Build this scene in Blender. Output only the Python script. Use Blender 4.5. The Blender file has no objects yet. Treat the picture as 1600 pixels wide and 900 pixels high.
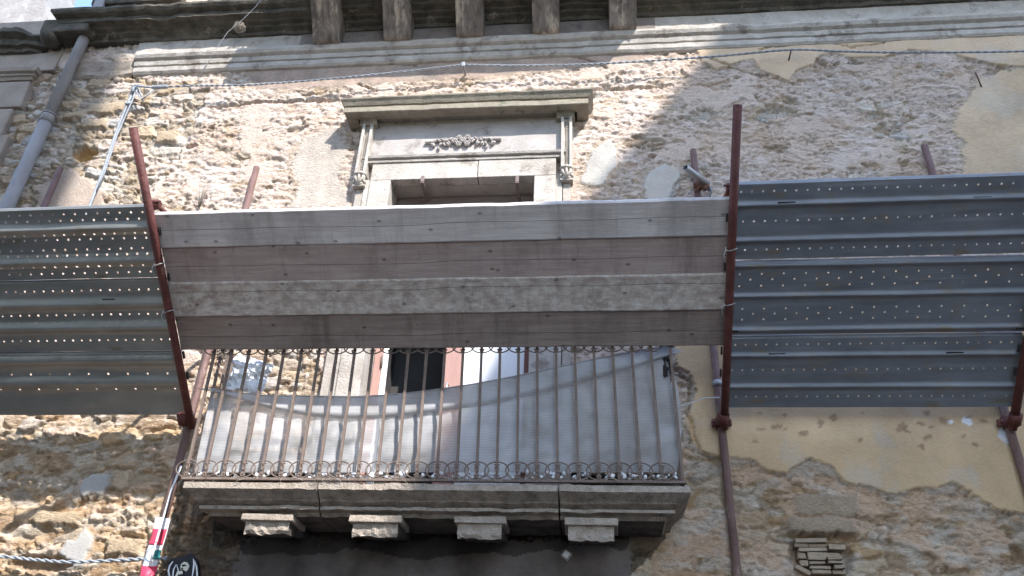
import bpy, bmesh, math, random
import numpy as np
from mathutils import Vector, Matrix

# ------------------------------------------------------------------ camera, world, sun, exposure
scene = bpy.context.scene
col = scene.collection
F_PX, CX, CY = 1250.0, 800.0, 450.0           # focal length in pixels of a 1600 px wide picture
_L = np.array([-12500., 200., F_PX]); _X = -_L / np.linalg.norm(_L)
_U = np.array([92., -2050., F_PX]); _U = _U - _X * (_U @ _X); _U /= np.linalg.norm(_U)
_Y = np.cross(_U, _X)
ROT = np.stack([_X, _Y, _U])                  # camera (right, down, forward) -> world
CAM = np.array([0., -5., 1.6])

def at(u, v, y):
    """point seen at pixel (u, v) on the upright plane at depth y (the wall is y = 0, the street y < 0)"""
    d = ROT @ np.array([u - CX, v - CY, F_PX])
    return Vector(CAM + d * ((y - CAM[1]) / d[1]))

cam_data = bpy.data.cameras.new('camera'); cam = bpy.data.objects.new('camera', cam_data); col.objects.link(cam)
right, down, fwd = ROT[:, 0], ROT[:, 1], ROT[:, 2]
M = Matrix([[right[i], -down[i], -fwd[i], CAM[i]] for i in range(3)] + [[0, 0, 0, 1]])
cam.matrix_world = M
cam_data.sensor_width = 36; cam_data.lens = 36 * F_PX / 1600
cam_data.clip_start = 0.05; cam_data.clip_end = 2000
scene.camera = cam

SUN = np.array([0.60, -0.854, 1.0]); SUN /= np.linalg.norm(SUN)     # towards the sun
sun_el = math.asin(SUN[2]); sun_az = math.atan2(SUN[0], SUN[1])
world = bpy.data.worlds.new('World'); scene.world = world; world.use_nodes = True
nt = world.node_tree; nt.nodes.clear()
sky = nt.nodes.new('ShaderNodeTexSky'); sky.sky_type = 'NISHITA'; sky.sun_disc = False
sky.sun_elevation = sun_el; sky.sun_rotation = sun_az; sky.altitude = 1000; sky.air_density = 1.0; sky.dust_density = 0.6; sky.ozone_density = 0.25
bg = nt.nodes.new('ShaderNodeBackground'); bg.inputs[1].default_value = 0.15
wo = nt.nodes.new('ShaderNodeOutputWorld')
nt.links.new(sky.outputs[0], bg.inputs[0]); nt.links.new(bg.outputs[0], wo.inputs[0])
sd = bpy.data.lights.new('sun', 'SUN'); sd.energy = 2.0; sd.angle = math.radians(0.53); sd.color = (1.0, 0.955, 0.90)
so = bpy.data.objects.new('sun', sd); col.objects.link(so)
so.rotation_euler = Vector(-SUN).to_track_quat('-Z', 'Y').to_euler(); so.location = (5, -8, 20)
vs = scene.view_settings
vs.view_transform = 'Standard'; vs.look = 'None'; vs.exposure = 2.25; vs.gamma = 1; vs.use_curve_mapping = False

rnd = random.Random(7)
# ------------------------------------------------------------------ noise
def _hash(ix, iz, s):
    h = (ix.astype(np.int64) * 374761393 + iz.astype(np.int64) * 668265263 + s * 1274126177) & 0xffffffff
    h = ((h ^ (h >> 13)) * 1274126177) & 0xffffffff
    h = ((h ^ (h >> 16)) * 2246822519) & 0xffffffff
    return ((h ^ (h >> 15)) & 0xffffff) / float(0xffffff)

def perlin(x, z, s=0):
    ix, iz = np.floor(x), np.floor(z); fx, fz = x - ix, z - iz
    ux, uz = fx * fx * fx * (fx * (fx * 6 - 15) + 10), fz * fz * fz * (fz * (fz * 6 - 15) + 10)
    def g(dx, dz):
        a = _hash(ix + dx, iz + dz, s) * 2 * np.pi
        return np.cos(a) * (fx - dx) + np.sin(a) * (fz - dz)
    a = g(0, 0) * (1 - ux) + g(1, 0) * ux; b = g(0, 1) * (1 - ux) + g(1, 1) * ux
    return (a * (1 - uz) + b * uz) * 1.4

def fbm(x, z, s=0, o=4, gain=0.5):
    t = 0; a = 1.0; n = 0
    for i in range(o):
        t = t + a * perlin(x, z, s + i * 17); n += a; a *= gain; x = x * 2.03 + 7.1; z = z * 2.03 + 3.7
    return t / n

def worley(x, z, s=0, jit=0.9):
    ix, iz = np.floor(x), np.floor(z)
    f1 = np.full(x.shape, 9.0); f2 = np.full(x.shape, 9.0); idv = np.zeros(x.shape)
    for dx in (-1, 0, 1):
        for dz in (-1, 0, 1):
            cx, cz = ix + dx, iz + dz
            px = cx + 0.5 + jit * (_hash(cx, cz, s) - 0.5); pz = cz + 0.5 + jit * (_hash(cx, cz, s + 5) - 0.5)
            d = np.maximum(np.abs(x - px), np.abs(z - pz)) * 0.55 + np.hypot(x - px, z - pz) * 0.45
            closer = d < f1
            f2 = np.where(closer, f1, np.minimum(f2, d)); idv = np.where(closer, _hash(cx, cz, s + 9), idv); f1 = np.where(closer, d, f1)
    return f1, f2, idv

def sstep(a, b, x):
    t = np.clip((x - a) / (b - a), 0, 1); return t * t * (3 - 2 * t)

def inpoly(x, z, poly):
    inside = np.zeros(x.shape, bool); n = len(poly)
    for i in range(n):
        x1, z1 = poly[i]; x2, z2 = poly[(i + 1) % n]
        if z1 == z2: continue
        c = ((z1 > z) != (z2 > z)) & (x < (x2 - x1) * (z - z1) / (z2 - z1) + x1)
        inside ^= c
    return inside

# ------------------------------------------------------------------ objects
def tag(o, label=None, cat=None, group=None, kind=None):
    if label: o['label'] = label
    if cat: o['category'] = cat
    if group: o['group'] = group
    if kind: o['kind'] = kind
    return o

def empty(name, loc, label, cat, group=None):
    o = bpy.data.objects.new(name, None); o.empty_display_size = 0.1; o.location = loc
    col.objects.link(o); bpy.context.view_layer.update()
    return tag(o, label, cat, group)

def wloc(o):
    v = Vector((0, 0, 0))
    while o is not None:
        v = v + o.location; o = o.parent
    return v

def link_mesh(name, me, m, parent=None, origin=None):
    """me has world coordinates; the origin is moved to origin (default: the parent's place)"""
    o = bpy.data.objects.new(name, me)
    mats = m if isinstance(m, (list, tuple)) else [m]
    for k in mats: me.materials.append(k)
    off = Vector(origin) if origin is not None else (wloc(parent) if parent else Vector((0, 0, 0)))
    me.transform(Matrix.Translation(-off))
    if parent:
        o.parent = parent; o.location = off - wloc(parent)
    else:
        o.location = off
    col.objects.link(o)
    return o

class MB:
    """collects shapes for ONE mesh object"""
    def __init__(self): self.bm = bmesh.new()
    def box(self, c, s, rot=None, bev=0.0, jit=0.0, mi=0):
        b = bmesh.new(); bmesh.ops.create_cube(b, size=1)
        bmesh.ops.scale(b, vec=s, verts=b.verts)
        if jit:
            for v in b.verts: v.co += Vector([rnd.uniform(-jit, jit) for _ in range(3)])
        if bev: bmesh.ops.bevel(b, geom=b.edges[:], offset=bev, segments=2, affect='EDGES', profile=0.6)
        if rot is not None: bmesh.ops.rotate(b, matrix=rot, verts=b.verts, cent=(0, 0, 0))
        bmesh.ops.translate(b, vec=c, verts=b.verts)
        return self.add(b, mi)
    def add(self, b, mi=0):
        for f in b.faces: f.material_index = mi
        me = bpy.data.meshes.new('t'); b.to_mesh(me); b.free(); self.bm.from_mesh(me); bpy.data.meshes.remove(me); return self
    def bb(self, x0, x1, y0, y1, z0, z1, bev=0.0, jit=0.0, mi=0):
        return self.box(((x0 + x1) / 2, (y0 + y1) / 2, (z0 + z1) / 2), (abs(x1 - x0), abs(y1 - y0), abs(z1 - z0)), None, bev, jit, mi)
    def tube(self, pts, r, n=8, caps=True, hollow=False, closed=False, mi=0, sq=False):
        bm = self.bm; P = [Vector(p) for p in pts]; rings = []; N = len(P)
        rs = r if isinstance(r, (list, tuple)) else [r] * N
        prev = None
        for i, p in enumerate(P):
            if closed: t = P[(i + 1) % N] - P[i - 1]
            else: t = P[min(i + 1, N - 1)] - P[max(i - 1, 0)]
            if t.length < 1e-9: t = Vector((0, 0, 1))
            t.normalize()
            if prev is None:
                a = Vector((0, 1, 0)) if abs(t.y) < 0.9 else Vector((1, 0, 0))
                u = t.cross(a).normalized()
            else:
                u = (prev - t * prev.dot(t))
                u = u.normalized() if u.length > 1e-6 else t.orthogonal().normalized()
            prev = u; w = t.cross(u)
            off = math.pi / 4 if sq else 0
            k = math.sqrt(2) if sq else 1
            rings.append([bm.verts.new(p + (u * math.cos(off + 2 * math.pi * j / n) + w * math.sin(off + 2 * math.pi * j / n)) * rs[i] * k) for j in range(n)])
        for i in range(N if closed else N - 1):
            a, b = rings[i], rings[(i + 1) % N]
            for j in range(n):
                f = bm.faces.new((a[j], a[(j + 1) % n], b[(j + 1) % n], b[j])); f.smooth = not sq; f.material_index = mi
        if caps and not closed and not hollow:
            bm.faces.new(rings[0][::-1]).material_index = mi; bm.faces.new(rings[-1]).material_index = mi
        if hollow:
            for ri, ins in ((rings[0], P[1]), (rings[-1], P[-2])):
                c = sum((v.co for v in ri), Vector()) / n
                d = (ins - c).normalized() * min(0.12, (ins - c).length)
                a = [bm.verts.new(c + (v.co - c) * 0.84) for v in ri]; b = [bm.verts.new(v.co + d) for v in a]
                for j in range(n):
                    for q in ((ri[j], ri[(j + 1) % n], a[(j + 1) % n], a[j]), (a[j], a[(j + 1) % n], b[(j + 1) % n], b[j])):
                        bm.faces.new(q).material_index = mi
                bm.faces.new(b).material_index = mi
        return self
    def ball(self, c, s, rot=None, seg=8, mi=0):
        b = bmesh.new(); bmesh.ops.create_uvsphere(b, u_segments=seg, v_segments=max(4, seg - 2), radius=1)
        bmesh.ops.scale(b, vec=s, verts=b.verts)
        if rot is not None: bmesh.ops.rotate(b, matrix=rot, verts=b.verts, cent=(0, 0, 0))
        bmesh.ops.translate(b, vec=c, verts=b.verts)
        for f in b.faces: f.smooth = True
        return self.add(b, mi)
    def prism(self, poly, axis, a0, a1, mi=0):
        """poly of 2-D points; axis 'y' -> (x, z) outline pushed from y=a0 to a1, 'x' -> (y, z) outline"""
        bm = self.bm
        mk = (lambda p, a: Vector((p[0], a, p[1]))) if axis == 'y' else (lambda p, a: Vector((a, p[0], p[1])))
        A = [bm.verts.new(mk(p, a0)) for p in poly]; B = [bm.verts.new(mk(p, a1)) for p in poly]
        n = len(poly)
        for f in ([A, B[::-1]] + [(A[i], B[i], B[(i + 1) % n], A[(i + 1) % n]) for i in range(n)]):
            try: bm.faces.new(f).material_index = mi
            except ValueError: pass
        return self
    def build(self, name, m, parent=None, origin=None, recalc=True):
        if recalc: bmesh.ops.recalc_face_normals(self.bm, faces=self.bm.faces)
        me = bpy.data.meshes.new(name); self.bm.to_mesh(me); self.bm.free()
        return link_mesh(name, me, m, parent, origin)

def moulding(profile, xl, xr, step=0.04, amp=0.004, seed=1, left=True, right=True, chips=0.0, segs=None):
    """profile: (out, z) list swept round a bay xl..xr standing on the wall, with mitred ends; slightly worn"""
    mb = MB(); bm = mb.bm
    n = max(2, int((xr - xl) / step)); cols_ = []
    path = []
    if left: path.append(('L', 0)); 
    for i in range(n + 1): path.append(('F', i / n))
    if right: path.append(('R', 0))
    zz = np.array([p[1] for p in profile])
    for k, (w, t) in enumerate(path):
        vs_ = []
        for j, (d, z) in enumerate(profile):
            x = xl + (xr - xl) * t
            wx = float(perlin(np.array([x * 9.0]), np.array([z * 9.0]), seed)[0]) + 0.5 * float(perlin(np.array([x * 31.0]), np.array([z * 31.0]), seed + 3)[0])
            e = amp * wx; ez = e * .35
            if chips:
                ch = float(fbm(np.array([x * 3.1]), np.array([z * 2.0]), seed + 11, 3)[0])
                e -= chips * max(0.0, ch - 0.12) * 4
            dd = max(0.0, d + e) if d > 0.001 else d
            if w == 'L': p = Vector((xl - (d if left else 0), 0.0, z))
            elif w == 'R': p = Vector((xr + (d if right else 0), 0.0, z))
            else:
                sx = 0
                if t == 0 and left: sx = -d
                if t == 1 and right: sx = d
                p = Vector((x + sx, -dd, z + ez))
            vs_.append(bm.verts.new(p))
        cols_.append(vs_)
    for a, b in zip(cols_, cols_[1:]):
        for j in range(len(profile) - 1):
            bm.faces.new((a[j], b[j], b[j + 1], a[j + 1])).material_index = segs[j] if segs else 0
    for c, ok in ((cols_[0], left), (cols_[-1], right)):
        if not ok:
            try: bm.faces.new(c)
            except ValueError: pass
    return mb

# ------------------------------------------------------------------ materials
def mat(name, c1, c2=None, scale=8.0, rough=0.85, bump=0.3, bscale=60.0, metal=0.0, stretch=(1, 1, 1), c3=None, s3=2.0, f3=0.5, spec=0.3, detail=6.0):
    m = bpy.data.materials.new(name); m.use_nodes = True; t = m.node_tree; N = t.nodes; L = t.links
    b = N['Principled BSDF']; b.inputs['Roughness'].default_value = rough; b.inputs['Metallic'].default_value = metal
    b.inputs['Specular IOR Level'].default_value = spec
    tc = N.new('ShaderNodeTexCoord'); mp = N.new('ShaderNodeMapping'); mp.inputs['Scale'].default_value = stretch
    L.new(tc.outputs['Object'], mp.inputs['Vector'])
    nz = N.new('ShaderNodeTexNoise'); nz.inputs['Scale'].default_value = scale; nz.inputs['Detail'].default_value = detail; nz.inputs['Roughness'].default_value = 0.65
    L.new(mp.outputs[0], nz.inputs['Vector'])
    rp = N.new('ShaderNodeValToRGB'); rp.color_ramp.elements[0].position = 0.32; rp.color_ramp.elements[1].position = 0.68
    rp.color_ramp.elements[0].color = (*c1, 1); rp.color_ramp.elements[1].color = (*(c2 or c1), 1)
    L.new(nz.outputs['Fac'], rp.inputs[0]); out = rp.outputs[0]
    if c3:
        n3 = N.new('ShaderNodeTexNoise'); n3.inputs['Scale'].default_value = s3; n3.inputs['Detail'].default_value = 7; n3.inputs['Roughness'].default_value = 0.7
        L.new(mp.outputs[0], n3.inputs['Vector'])
        r3 = N.new('ShaderNodeValToRGB'); r3.color_ramp.elements[0].position = f3; r3.color_ramp.elements[1].position = min(1, f3 + 0.1)
        L.new(n3.outputs['Fac'], r3.inputs[0])
        mx = N.new('ShaderNodeMix'); mx.data_type = 'RGBA'; L.new(r3.outputs[0], mx.inputs[0]); L.new(out, mx.inputs[6]); mx.inputs[7].default_value = (*c3, 1)
        out = mx.outputs[2]
    L.new(out, b.inputs['Base Color'])
    if bump:
        nb = N.new('ShaderNodeTexNoise'); nb.inputs['Scale'].default_value = bscale; nb.inputs['Detail'].default_value = 5
        L.new(mp.outputs[0], nb.inputs['Vector'])
        bp = N.new('ShaderNodeBump'); bp.inputs['Strength'].default_value = bump; bp.inputs['Distance'].default_value = 0.01
        L.new(nb.outputs['Fac'], bp.inputs['Height']); L.new(bp.outputs[0], b.inputs['Normal'])
    return m

def wall_material():
    m = bpy.data.materials.new('rubble_and_plaster'); m.use_nodes = True; t = m.node_tree; N = t.nodes; L = t.links
    b = N['Principled BSDF']; b.inputs['Roughness'].default_value = 0.92; b.inputs['Specular IOR Level'].default_value = 0.15
    at_ = N.new('ShaderNodeAttribute'); at_.attribute_name = 'stone_colour'
    rg = N.new('ShaderNodeAttribute'); rg.attribute_name = 'roughcast'
    tc = N.new('ShaderNodeTexCoord'); mp = N.new('ShaderNodeMapping'); mp.inputs['Scale'].default_value = (1, 1, 1.8)
    L.new(tc.outputs['Object'], mp.inputs[0])
    n1 = N.new('ShaderNodeTexNoise'); n1.inputs['Scale'].default_value = 34; n1.inputs['Detail'].default_value = 8; n1.inputs['Roughness'].default_value = 0.7
    L.new(mp.outputs[0], n1.inputs[0])
    mr = N.new('ShaderNodeMapRange'); mr.inputs[1].default_value = 0.3; mr.inputs[2].default_value = 0.7; mr.inputs[3].default_value = 0.74; mr.inputs[4].default_value = 1.2
    L.new(n1.outputs[0], mr.inputs[0])
    mx = N.new('ShaderNodeMix'); mx.data_type = 'RGBA'; mx.blend_type = 'MULTIPLY'
    L.new(rg.outputs['Fac'], mx.inputs[0]); L.new(at_.outputs['Color'], mx.inputs[6])
    L.new(mr.outputs[0], mx.inputs[7]); L.new(mx.outputs[2], b.inputs['Base Color'])
    n2 = N.new('ShaderNodeTexNoise'); n2.inputs['Scale'].default_value = 55; n2.inputs['Detail'].default_value = 7; n2.inputs['Roughness'].default_value = 0.65
    L.new(mp.outputs[0], n2.inputs[0])
    bs = N.new('ShaderNodeMath'); bs.operation = 'MULTIPLY'; L.new(rg.outputs['Fac'], bs.inputs[0]); bs.inputs[1].default_value = 0.9
    bp = N.new('ShaderNodeBump'); bp.inputs['Distance'].default_value = 0.02
    L.new(bs.outputs[0], bp.inputs['Strength']); L.new(n2.outputs[0], bp.inputs['Height']); L.new(bp.outputs[0], b.inputs['Normal'])
    return m

def net_material():
    m = bpy.data.materials.new('shade_net'); m.use_nodes = True; t = m.node_tree; N = t.nodes; L = t.links; N.clear()
    o = N.new('ShaderNodeOutputMaterial'); tr = N.new('ShaderNodeBsdfTransparent'); df = N.new('ShaderNodeBsdfDiffuse'); tl = N.new('ShaderNodeBsdfTranslucent')
    tc = N.new('ShaderNodeTexCoord')
    wv = N.new('ShaderNodeTexWave'); wv.bands_direction = 'Z'; wv.inputs['Scale'].default_value = 32; wv.inputs['Distortion'].default_value = 1.2; wv.inputs['Detail'].default_value = 2; wv.inputs['Detail Scale'].default_value = 0.6
    L.new(tc.outputs['Object'], wv.inputs[0])
    nz = N.new('ShaderNodeTexNoise'); nz.inputs['Scale'].default_value = 5; nz.inputs['Detail'].default_value = 6; L.new(tc.outputs['Object'], nz.inputs[0])
    rp = N.new('ShaderNodeValToRGB'); rp.color_ramp.elements[0].position = .35; rp.color_ramp.elements[1].position = .7
    rp.color_ramp.elements[0].color = (.41, .40, .395, 1); rp.color_ramp.elements[1].color = (.60, .61, .64, 1)
    L.new(nz.outputs[0], rp.inputs[0]); L.new(rp.outputs[0], df.inputs[0]); L.new(rp.outputs[0], tl.inputs[0])
    a = N.new('ShaderNodeMixShader'); a.inputs[0].default_value = 0.3; L.new(df.outputs[0], a.inputs[1]); L.new(tl.outputs[0], a.inputs[2])
    mr = N.new('ShaderNodeMapRange'); mr.inputs[3].default_value = 0.07; mr.inputs[4].default_value = 0.36; L.new(wv.outputs['Fac'], mr.inputs[0])
    s = N.new('ShaderNodeMixShader'); L.new(mr.outputs[0], s.inputs[0]); L.new(a.outputs[0], s.inputs[1]); L.new(tr.outputs[0], s.inputs[2])
    L.new(s.outputs[0], o.inputs[0]); return m

def plank_material(name, c1, c2, stain=None, fs=0.58, crack=0.0, seed=0.0):
    m = mat(name, c1, c2, 3.0, 0.85, 0.35, 14.0, 0, (0.9, 1, 12.0), detail=9)
    t = m.node_tree; N = t.nodes; L = t.links; b = N['Principled BSDF']
    cur = b.inputs['Base Color'].links[0].from_socket
    tc = N.new('ShaderNodeTexCoord')
    mp = N.new('ShaderNodeMapping'); mp.inputs['Location'].default_value = (seed * 3.1, seed, seed * 1.7); L.new(tc.outputs['Object'], mp.inputs[0])
    def layer(cur, fac, c):
        mx = N.new('ShaderNodeMix'); mx.data_type = 'RGBA'; L.new(fac, mx.inputs[0]); L.new(cur, mx.inputs[6]); mx.inputs[7].default_value = (*c, 1); return mx.outputs[2]
    def noise_fac(scale, p0, p1, strv, amt=1.0):
        q = N.new('ShaderNodeMapping'); q.inputs['Scale'].default_value = strv; L.new(mp.outputs[0], q.inputs[0])
        n = N.new('ShaderNodeTexNoise'); n.inputs['Scale'].default_value = scale; n.inputs['Detail'].default_value = 8; n.inputs['Roughness'].default_value = 0.7; L.new(q.outputs[0], n.inputs[0])
        r = N.new('ShaderNodeMapRange'); r.inputs[1].default_value = p0; r.inputs[2].default_value = p1; r.inputs[4].default_value = amt; L.new(n.outputs[0], r.inputs[0]); return r.outputs[0]
    # damp patches, drips across the grain
    cur = layer(cur, noise_fac(2.6, .48, .68, (1, 1, .6), .65), tuple(k * .62 for k in c1))
    cur = layer(cur, noise_fac(9.0, .53, .70, (1, 1, .12), .6), tuple(k * .5 for k in c1))
    if stain: cur = layer(cur, noise_fac(16.0, fs - .03, fs + .17, (.8, 1, 1.2), .75), stain)
    # knots: far apart dark rounded spots
    sx_ = N.new('ShaderNodeSeparateXYZ'); L.new(mp.outputs[0], sx_.inputs[0])
    cx_ = N.new('ShaderNodeCombineXYZ'); L.new(sx_.outputs[0], cx_.inputs[0]); L.new(sx_.outputs[2], cx_.inputs[1])
    q = N.new('ShaderNodeMapping'); q.inputs['Scale'].default_value = (2.6, 4.2, 1); L.new(cx_.outputs[0], q.inputs[0])
    v = N.new('ShaderNodeTexVoronoi'); v.voronoi_dimensions = '2D'; v.inputs['Scale'].default_value = 1.0; L.new(q.outputs[0], v.inputs[0])
    r = N.new('ShaderNodeMapRange'); r.inputs[1].default_value = .050; r.inputs[2].default_value = .02; r.inputs[4].default_value = .7; L.new(v.outputs['Distance'], r.inputs[0])
    cur = layer(cur, r.outputs[0], tuple(k * .28 for k in c1))
    # a long drying crack
    sp = N.new('ShaderNodeSeparateXYZ'); L.new(tc.outputs['Object'], sp.inputs[0])
    n = N.new('ShaderNodeTexNoise'); n.noise_dimensions = '1D'; n.inputs['Scale'].default_value = 1.1; n.inputs['Detail'].default_value = 6
    L.new(sp.outputs[0], n.inputs['W'])
    k = N.new('ShaderNodeMath'); k.operation = 'MULTIPLY_ADD'; L.new(n.outputs[0], k.inputs[0]); k.inputs[1].default_value = -.045; k.inputs[2].default_value = .022 + crack
    ad = N.new('ShaderNodeMath'); ad.operation = 'ADD'; L.new(k.outputs[0], ad.inputs[0]); L.new(sp.outputs[2], ad.inputs[1])
    ab = N.new('ShaderNodeMath'); ab.operation = 'ABSOLUTE'; L.new(ad.outputs[0], ab.inputs[0])
    cr = N.new('ShaderNodeMapRange'); cr.inputs[1].default_value = .0028; cr.inputs[2].default_value = .0008; cr.inputs[4].default_value = .75; L.new(ab.outputs[0], cr.inputs[0])
    cur = layer(cur, cr.outputs[0], tuple(k_ * .2 for k_ in c1))
    L.new(cur, b.inputs['Base Color']); return m

M_WALL = wall_material()
M_STONE = mat('pale_limestone', (.32, .285, .245), (.43, .39, .345), 9, .9, .6, 70, c3=(.25, .23, .21), s3=3.0, f3=.62)
M_STONE_W = mat('whitened_limestone', (.35, .315, .275), (.50, .46, .415), 7, .9, .6, 70, c3=(.24, .205, .175), s3=5.0, f3=.55)
M_FRIEZE = mat('grey_limestone', (.33, .30, .285), (.44, .41, .39), 5, .9, .4, 60, c3=(.20, .175, .155), s3=3.2, f3=.56)
M_MOSS = mat('stained_cornice_stone', (.20, .175, .135), (.34, .30, .235), 9, .95, .5, 50, c3=(.10, .11, .075), s3=4.5, f3=.56)
M_SLAB = mat('weathered_shaded_stone', (.12, .095, .075), (.30, .25, .205), 14, .95, 1.0, 90, c3=(.17, .155, .14), s3=7, f3=.58)  # darker tone for the downward faces, their shade put into the colour
M_BRK = mat('sunlit_bracket_stone', (.25, .205, .165), (.42, .36, .305), 18, .95, .9, 90, c3=(.17, .15, .13), s3=9, f3=.6)  # paler tone for the upright faces that catch the sun, light put into colour
M_BLACK = mat('shade_black_stone', (.035, .030, .027), (.11, .095, .082), 10, .95, .6, 60)  # shade under the slab and brackets painted as near-black stone
M_SOOT = mat('blackened_cornice', (.05, .045, .034), (.135, .118, .094), 9, .95, .8, 50, c3=(.30, .25, .195), s3=6, f3=.60)
M_SOOTL = mat('sooty_plaster', (.16, .135, .12), (.27, .23, .205), 5, .95, .3, 40, c3=(.075, .065, .06), s3=5, f3=.56)
M_CONSOLE = mat('stained_console_stone', (.13, .108, .09), (.38, .32, .27), 9, .95, .7, 60, (0.0), (1.6, 1, .4), c3=(.58, .48, .37), s3=4.5, f3=.53)
M_QUOIN = mat('grey_quoin_render', (.25, .205, .165), (.35, .295, .245), 6, .95, .7, 50, c3=(.16, .135, .115), s3=4, f3=.6)
M_WHITE = mat('white_render', (.27, .25, .235), (.37, .35, .33), 6, .95, .8, 25, c3=(.50, .48, .46), s3=5, f3=.58)
M_RUST = mat('red_oxide_tube', (.075, .020, .018), (.13, .040, .034), 14, .65, .5, 80, .0, (1, 1, .5), c3=(.20, .11, .08), s3=14, f3=.60, spec=.4)
M_RUST2 = mat('faded_brown_tube', (.11, .06, .052), (.19, .115, .10), 12, .65, .5, 80, .0, (1, 1, .5), c3=(.29, .22, .18), s3=12, f3=.58, spec=.4)
M_GALV = mat('dull_galvanised_sheet', (.20, .205, .20), (.30, .30, .285), 4.5, .45, .10, 30, .5, (.5, 1, 1.5), c3=(.20, .185, .15), s3=7, f3=.58, spec=.4)
M_GALV2 = mat('blue_grey_galvanised_sheet', (.17, .182, .21), (.27, .29, .325), 3.5, .58, .10, 30, .4, (.5, 1, 1.5), c3=(.24, .205, .165), s3=8, f3=.56, spec=.4)
M_STEEL = mat('zinc_tube', (.32, .31, .31), (.44, .43, .43), 12, .45, .1, 60, .5)
M_PIPE = mat('grey_rain_pipe', (.20, .185, .18), (.285, .27, .265), 6, .75, .2, 60, .0, (1, 1, .4), c3=(.16, .135, .12), s3=7, f3=.6)
M_CABLE = mat('grey_cable', (.22, .24, .27), (.34, .37, .41), 30, .55, 0)
M_WIRE = mat('thin_wire', (.42, .42, .42), (.55, .55, .55), 30, .5, 0)
M_IRON = mat('rusty_wrought_iron', (.125, .088, .072), (.21, .165, .14), 18, .75, .2, 120, .0, c3=(.10, .06, .045), s3=11, f3=.6)
M_NET = net_material()
M_PLASTIC = mat('white_plastic', (.66, .68, .72), (.80, .81, .84), 6, .5, .2, 30)
M_TWIG = mat('dry_twigs', (.20, .17, .14), (.36, .32, .28), 20, .9, 0)
M_DARKCLOTH = mat('dark_rag', (.02, .018, .018), (.05, .045, .045), 20, .95, .5, 60)
M_PINK = mat('faded_red_door_paint', (.33, .195, .165), (.42, .265, .23), 8, .75, .2, 60, 0, (1, 1, .3), c3=(.60, .52, .48), s3=9, f3=.66)
M_BROWN = mat('grey_brown_door_wood', (.15, .115, .105), (.22, .175, .16), 8, .75, .2, 60, 0, (.4, 1, 2))
M_DKRED = mat('dark_red_door_paint', (.13, .06, .05), (.19, .09, .075), 8, .75, .2, 60)
M_SHUT = mat('white_door_panel', (.74, .76, .78), (.82, .84, .86), 3, .6, .1, 40, c3=(.55, .55, .55), s3=14, f3=.7)
M_ROOM = mat('dark_room', (.035, .035, .034), (.06, .058, .056), 2, .9, 0)
M_BRICK = mat('thin_tan_bricks', (.27, .205, .145), (.40, .32, .24), 9, .95, .6, 60)
M_WHITEP = mat('white_vinyl', (.72, .73, .76), (.80, .80, .82), 5, .45, 0)
M_REDP = mat('red_vinyl', (.62, .045, .10), (.68, .07, .13), 5, .45, 0)
M_TEAL = mat('teal_vinyl', (.02, .16, .17), (.03, .20, .20), 5, .45, 0)
M_BLACKP = mat('black_board', (.012, .012, .018), (.02, .02, .028), 5, .5, 0)
M_CREAM = mat('cream_print', (.62, .60, .50), (.70, .68, .58), 40, .5, 0)
M_STREET = mat('lava_stone_paving', (.055, .053, .052), (.085, .082, .08), 2, .9, .3, 20)
M_PAVE = mat('lava_pavement_slabs', (.075, .072, .07), (.11, .105, .10), 2, .9, .3, 20)
M_OPP = mat('sandy_house_plaster', (.52, .43, .33), (.62, .52, .41), 1.2, .9, .2, 20)
M_TILE = mat('old_roof_tiles', (.26, .14, .09), (.36, .22, .15), 6, .9, .4, 20)
M_GLASS = mat('window_glass', (.03, .035, .04), (.04, .045, .05), 2, .08, 0, spec=.6)
M_PANE = mat('dusty_glass', (.05, .06, .06), (.09, .10, .10), 3, .15, 0, spec=.6)

# ------------------------------------------------------------------ ground and street
def plane(name, x0, x1, y0, y1, z, m):
    me = bpy.data.meshes.new(name); me.from_pydata([(x0, y0, z), (x1, y0, z), (x1, y1, z), (x0, y1, z)], [], [(0, 1, 2, 3)])
    o = link_mesh(name, me, m); tag(o, kind='structure'); return o
plane('ground', -400, 400, -400, 400, -0.13, M_STREET)
plane('road', -60, 60, -8.1, -1.5, -0.126, M_STREET)
for nm, y0, y1 in (('pavement', -1.5, .5), ('pavement', -9.6, -8.1)):
    o = MB().bb(-60, 60, y0, y1, -.125, 0.0, .01).build(nm, M_PAVE); tag(o, kind='structure')

# ------------------------------------------------------------------ the houses across the street (behind the camera)
KX, KZ = 0.60 / 0.854, 1 / 0.854
DY = 9.6
def sil(xw, zw): return (xw + KX * DY, zw + KZ * DY)
t = empty('gabled_house', (12, -9.6, 0), 'sandy plastered house across the street, behind the viewer, steep gable shaped to cast shade', 'house')
prof = [sil(2.6, 9.5), sil(1.19, 7.294), sil(-.07, 5.418), sil(-.66, 4.0), sil(-1.10, 3.0), sil(-1.47, 2.326), sil(-1.75, 1.7)]  # gable outline shaped so its shadow edge crosses the wall
x_l = prof[-1][0]
poly = [(x_l, 0)] + prof[::-1] + [(prof[0][0] + 1.6, prof[0][1] + .2), (12.2, 13.0), (12.2, 0)]
MB().prism(poly, 'y', -9.6, -10.1).build('wall', M_OPP, t)
MB().prism([(x_l + 1.2, 0), (x_l + 1.2, 11.5), (12.0, 11.5), (12.0, 0)], 'y', -10.102, -17).build('rear_wall', M_OPP, t)
for i in range(2):
    for k in range(3):
        wx = 7.2 + i * 3.2; wz = 2.5 + k * 3.6
        w = MB().bb(wx - .65, wx + .65, -9.64, -9.57, wz, wz + 2.0, .01).build('window', M_STONE, t)
        MB().bb(wx - .52, wx + .52, -9.57, -9.555, wz + .12, wz + 1.88).build('pane', M_GLASS, w)
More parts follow.
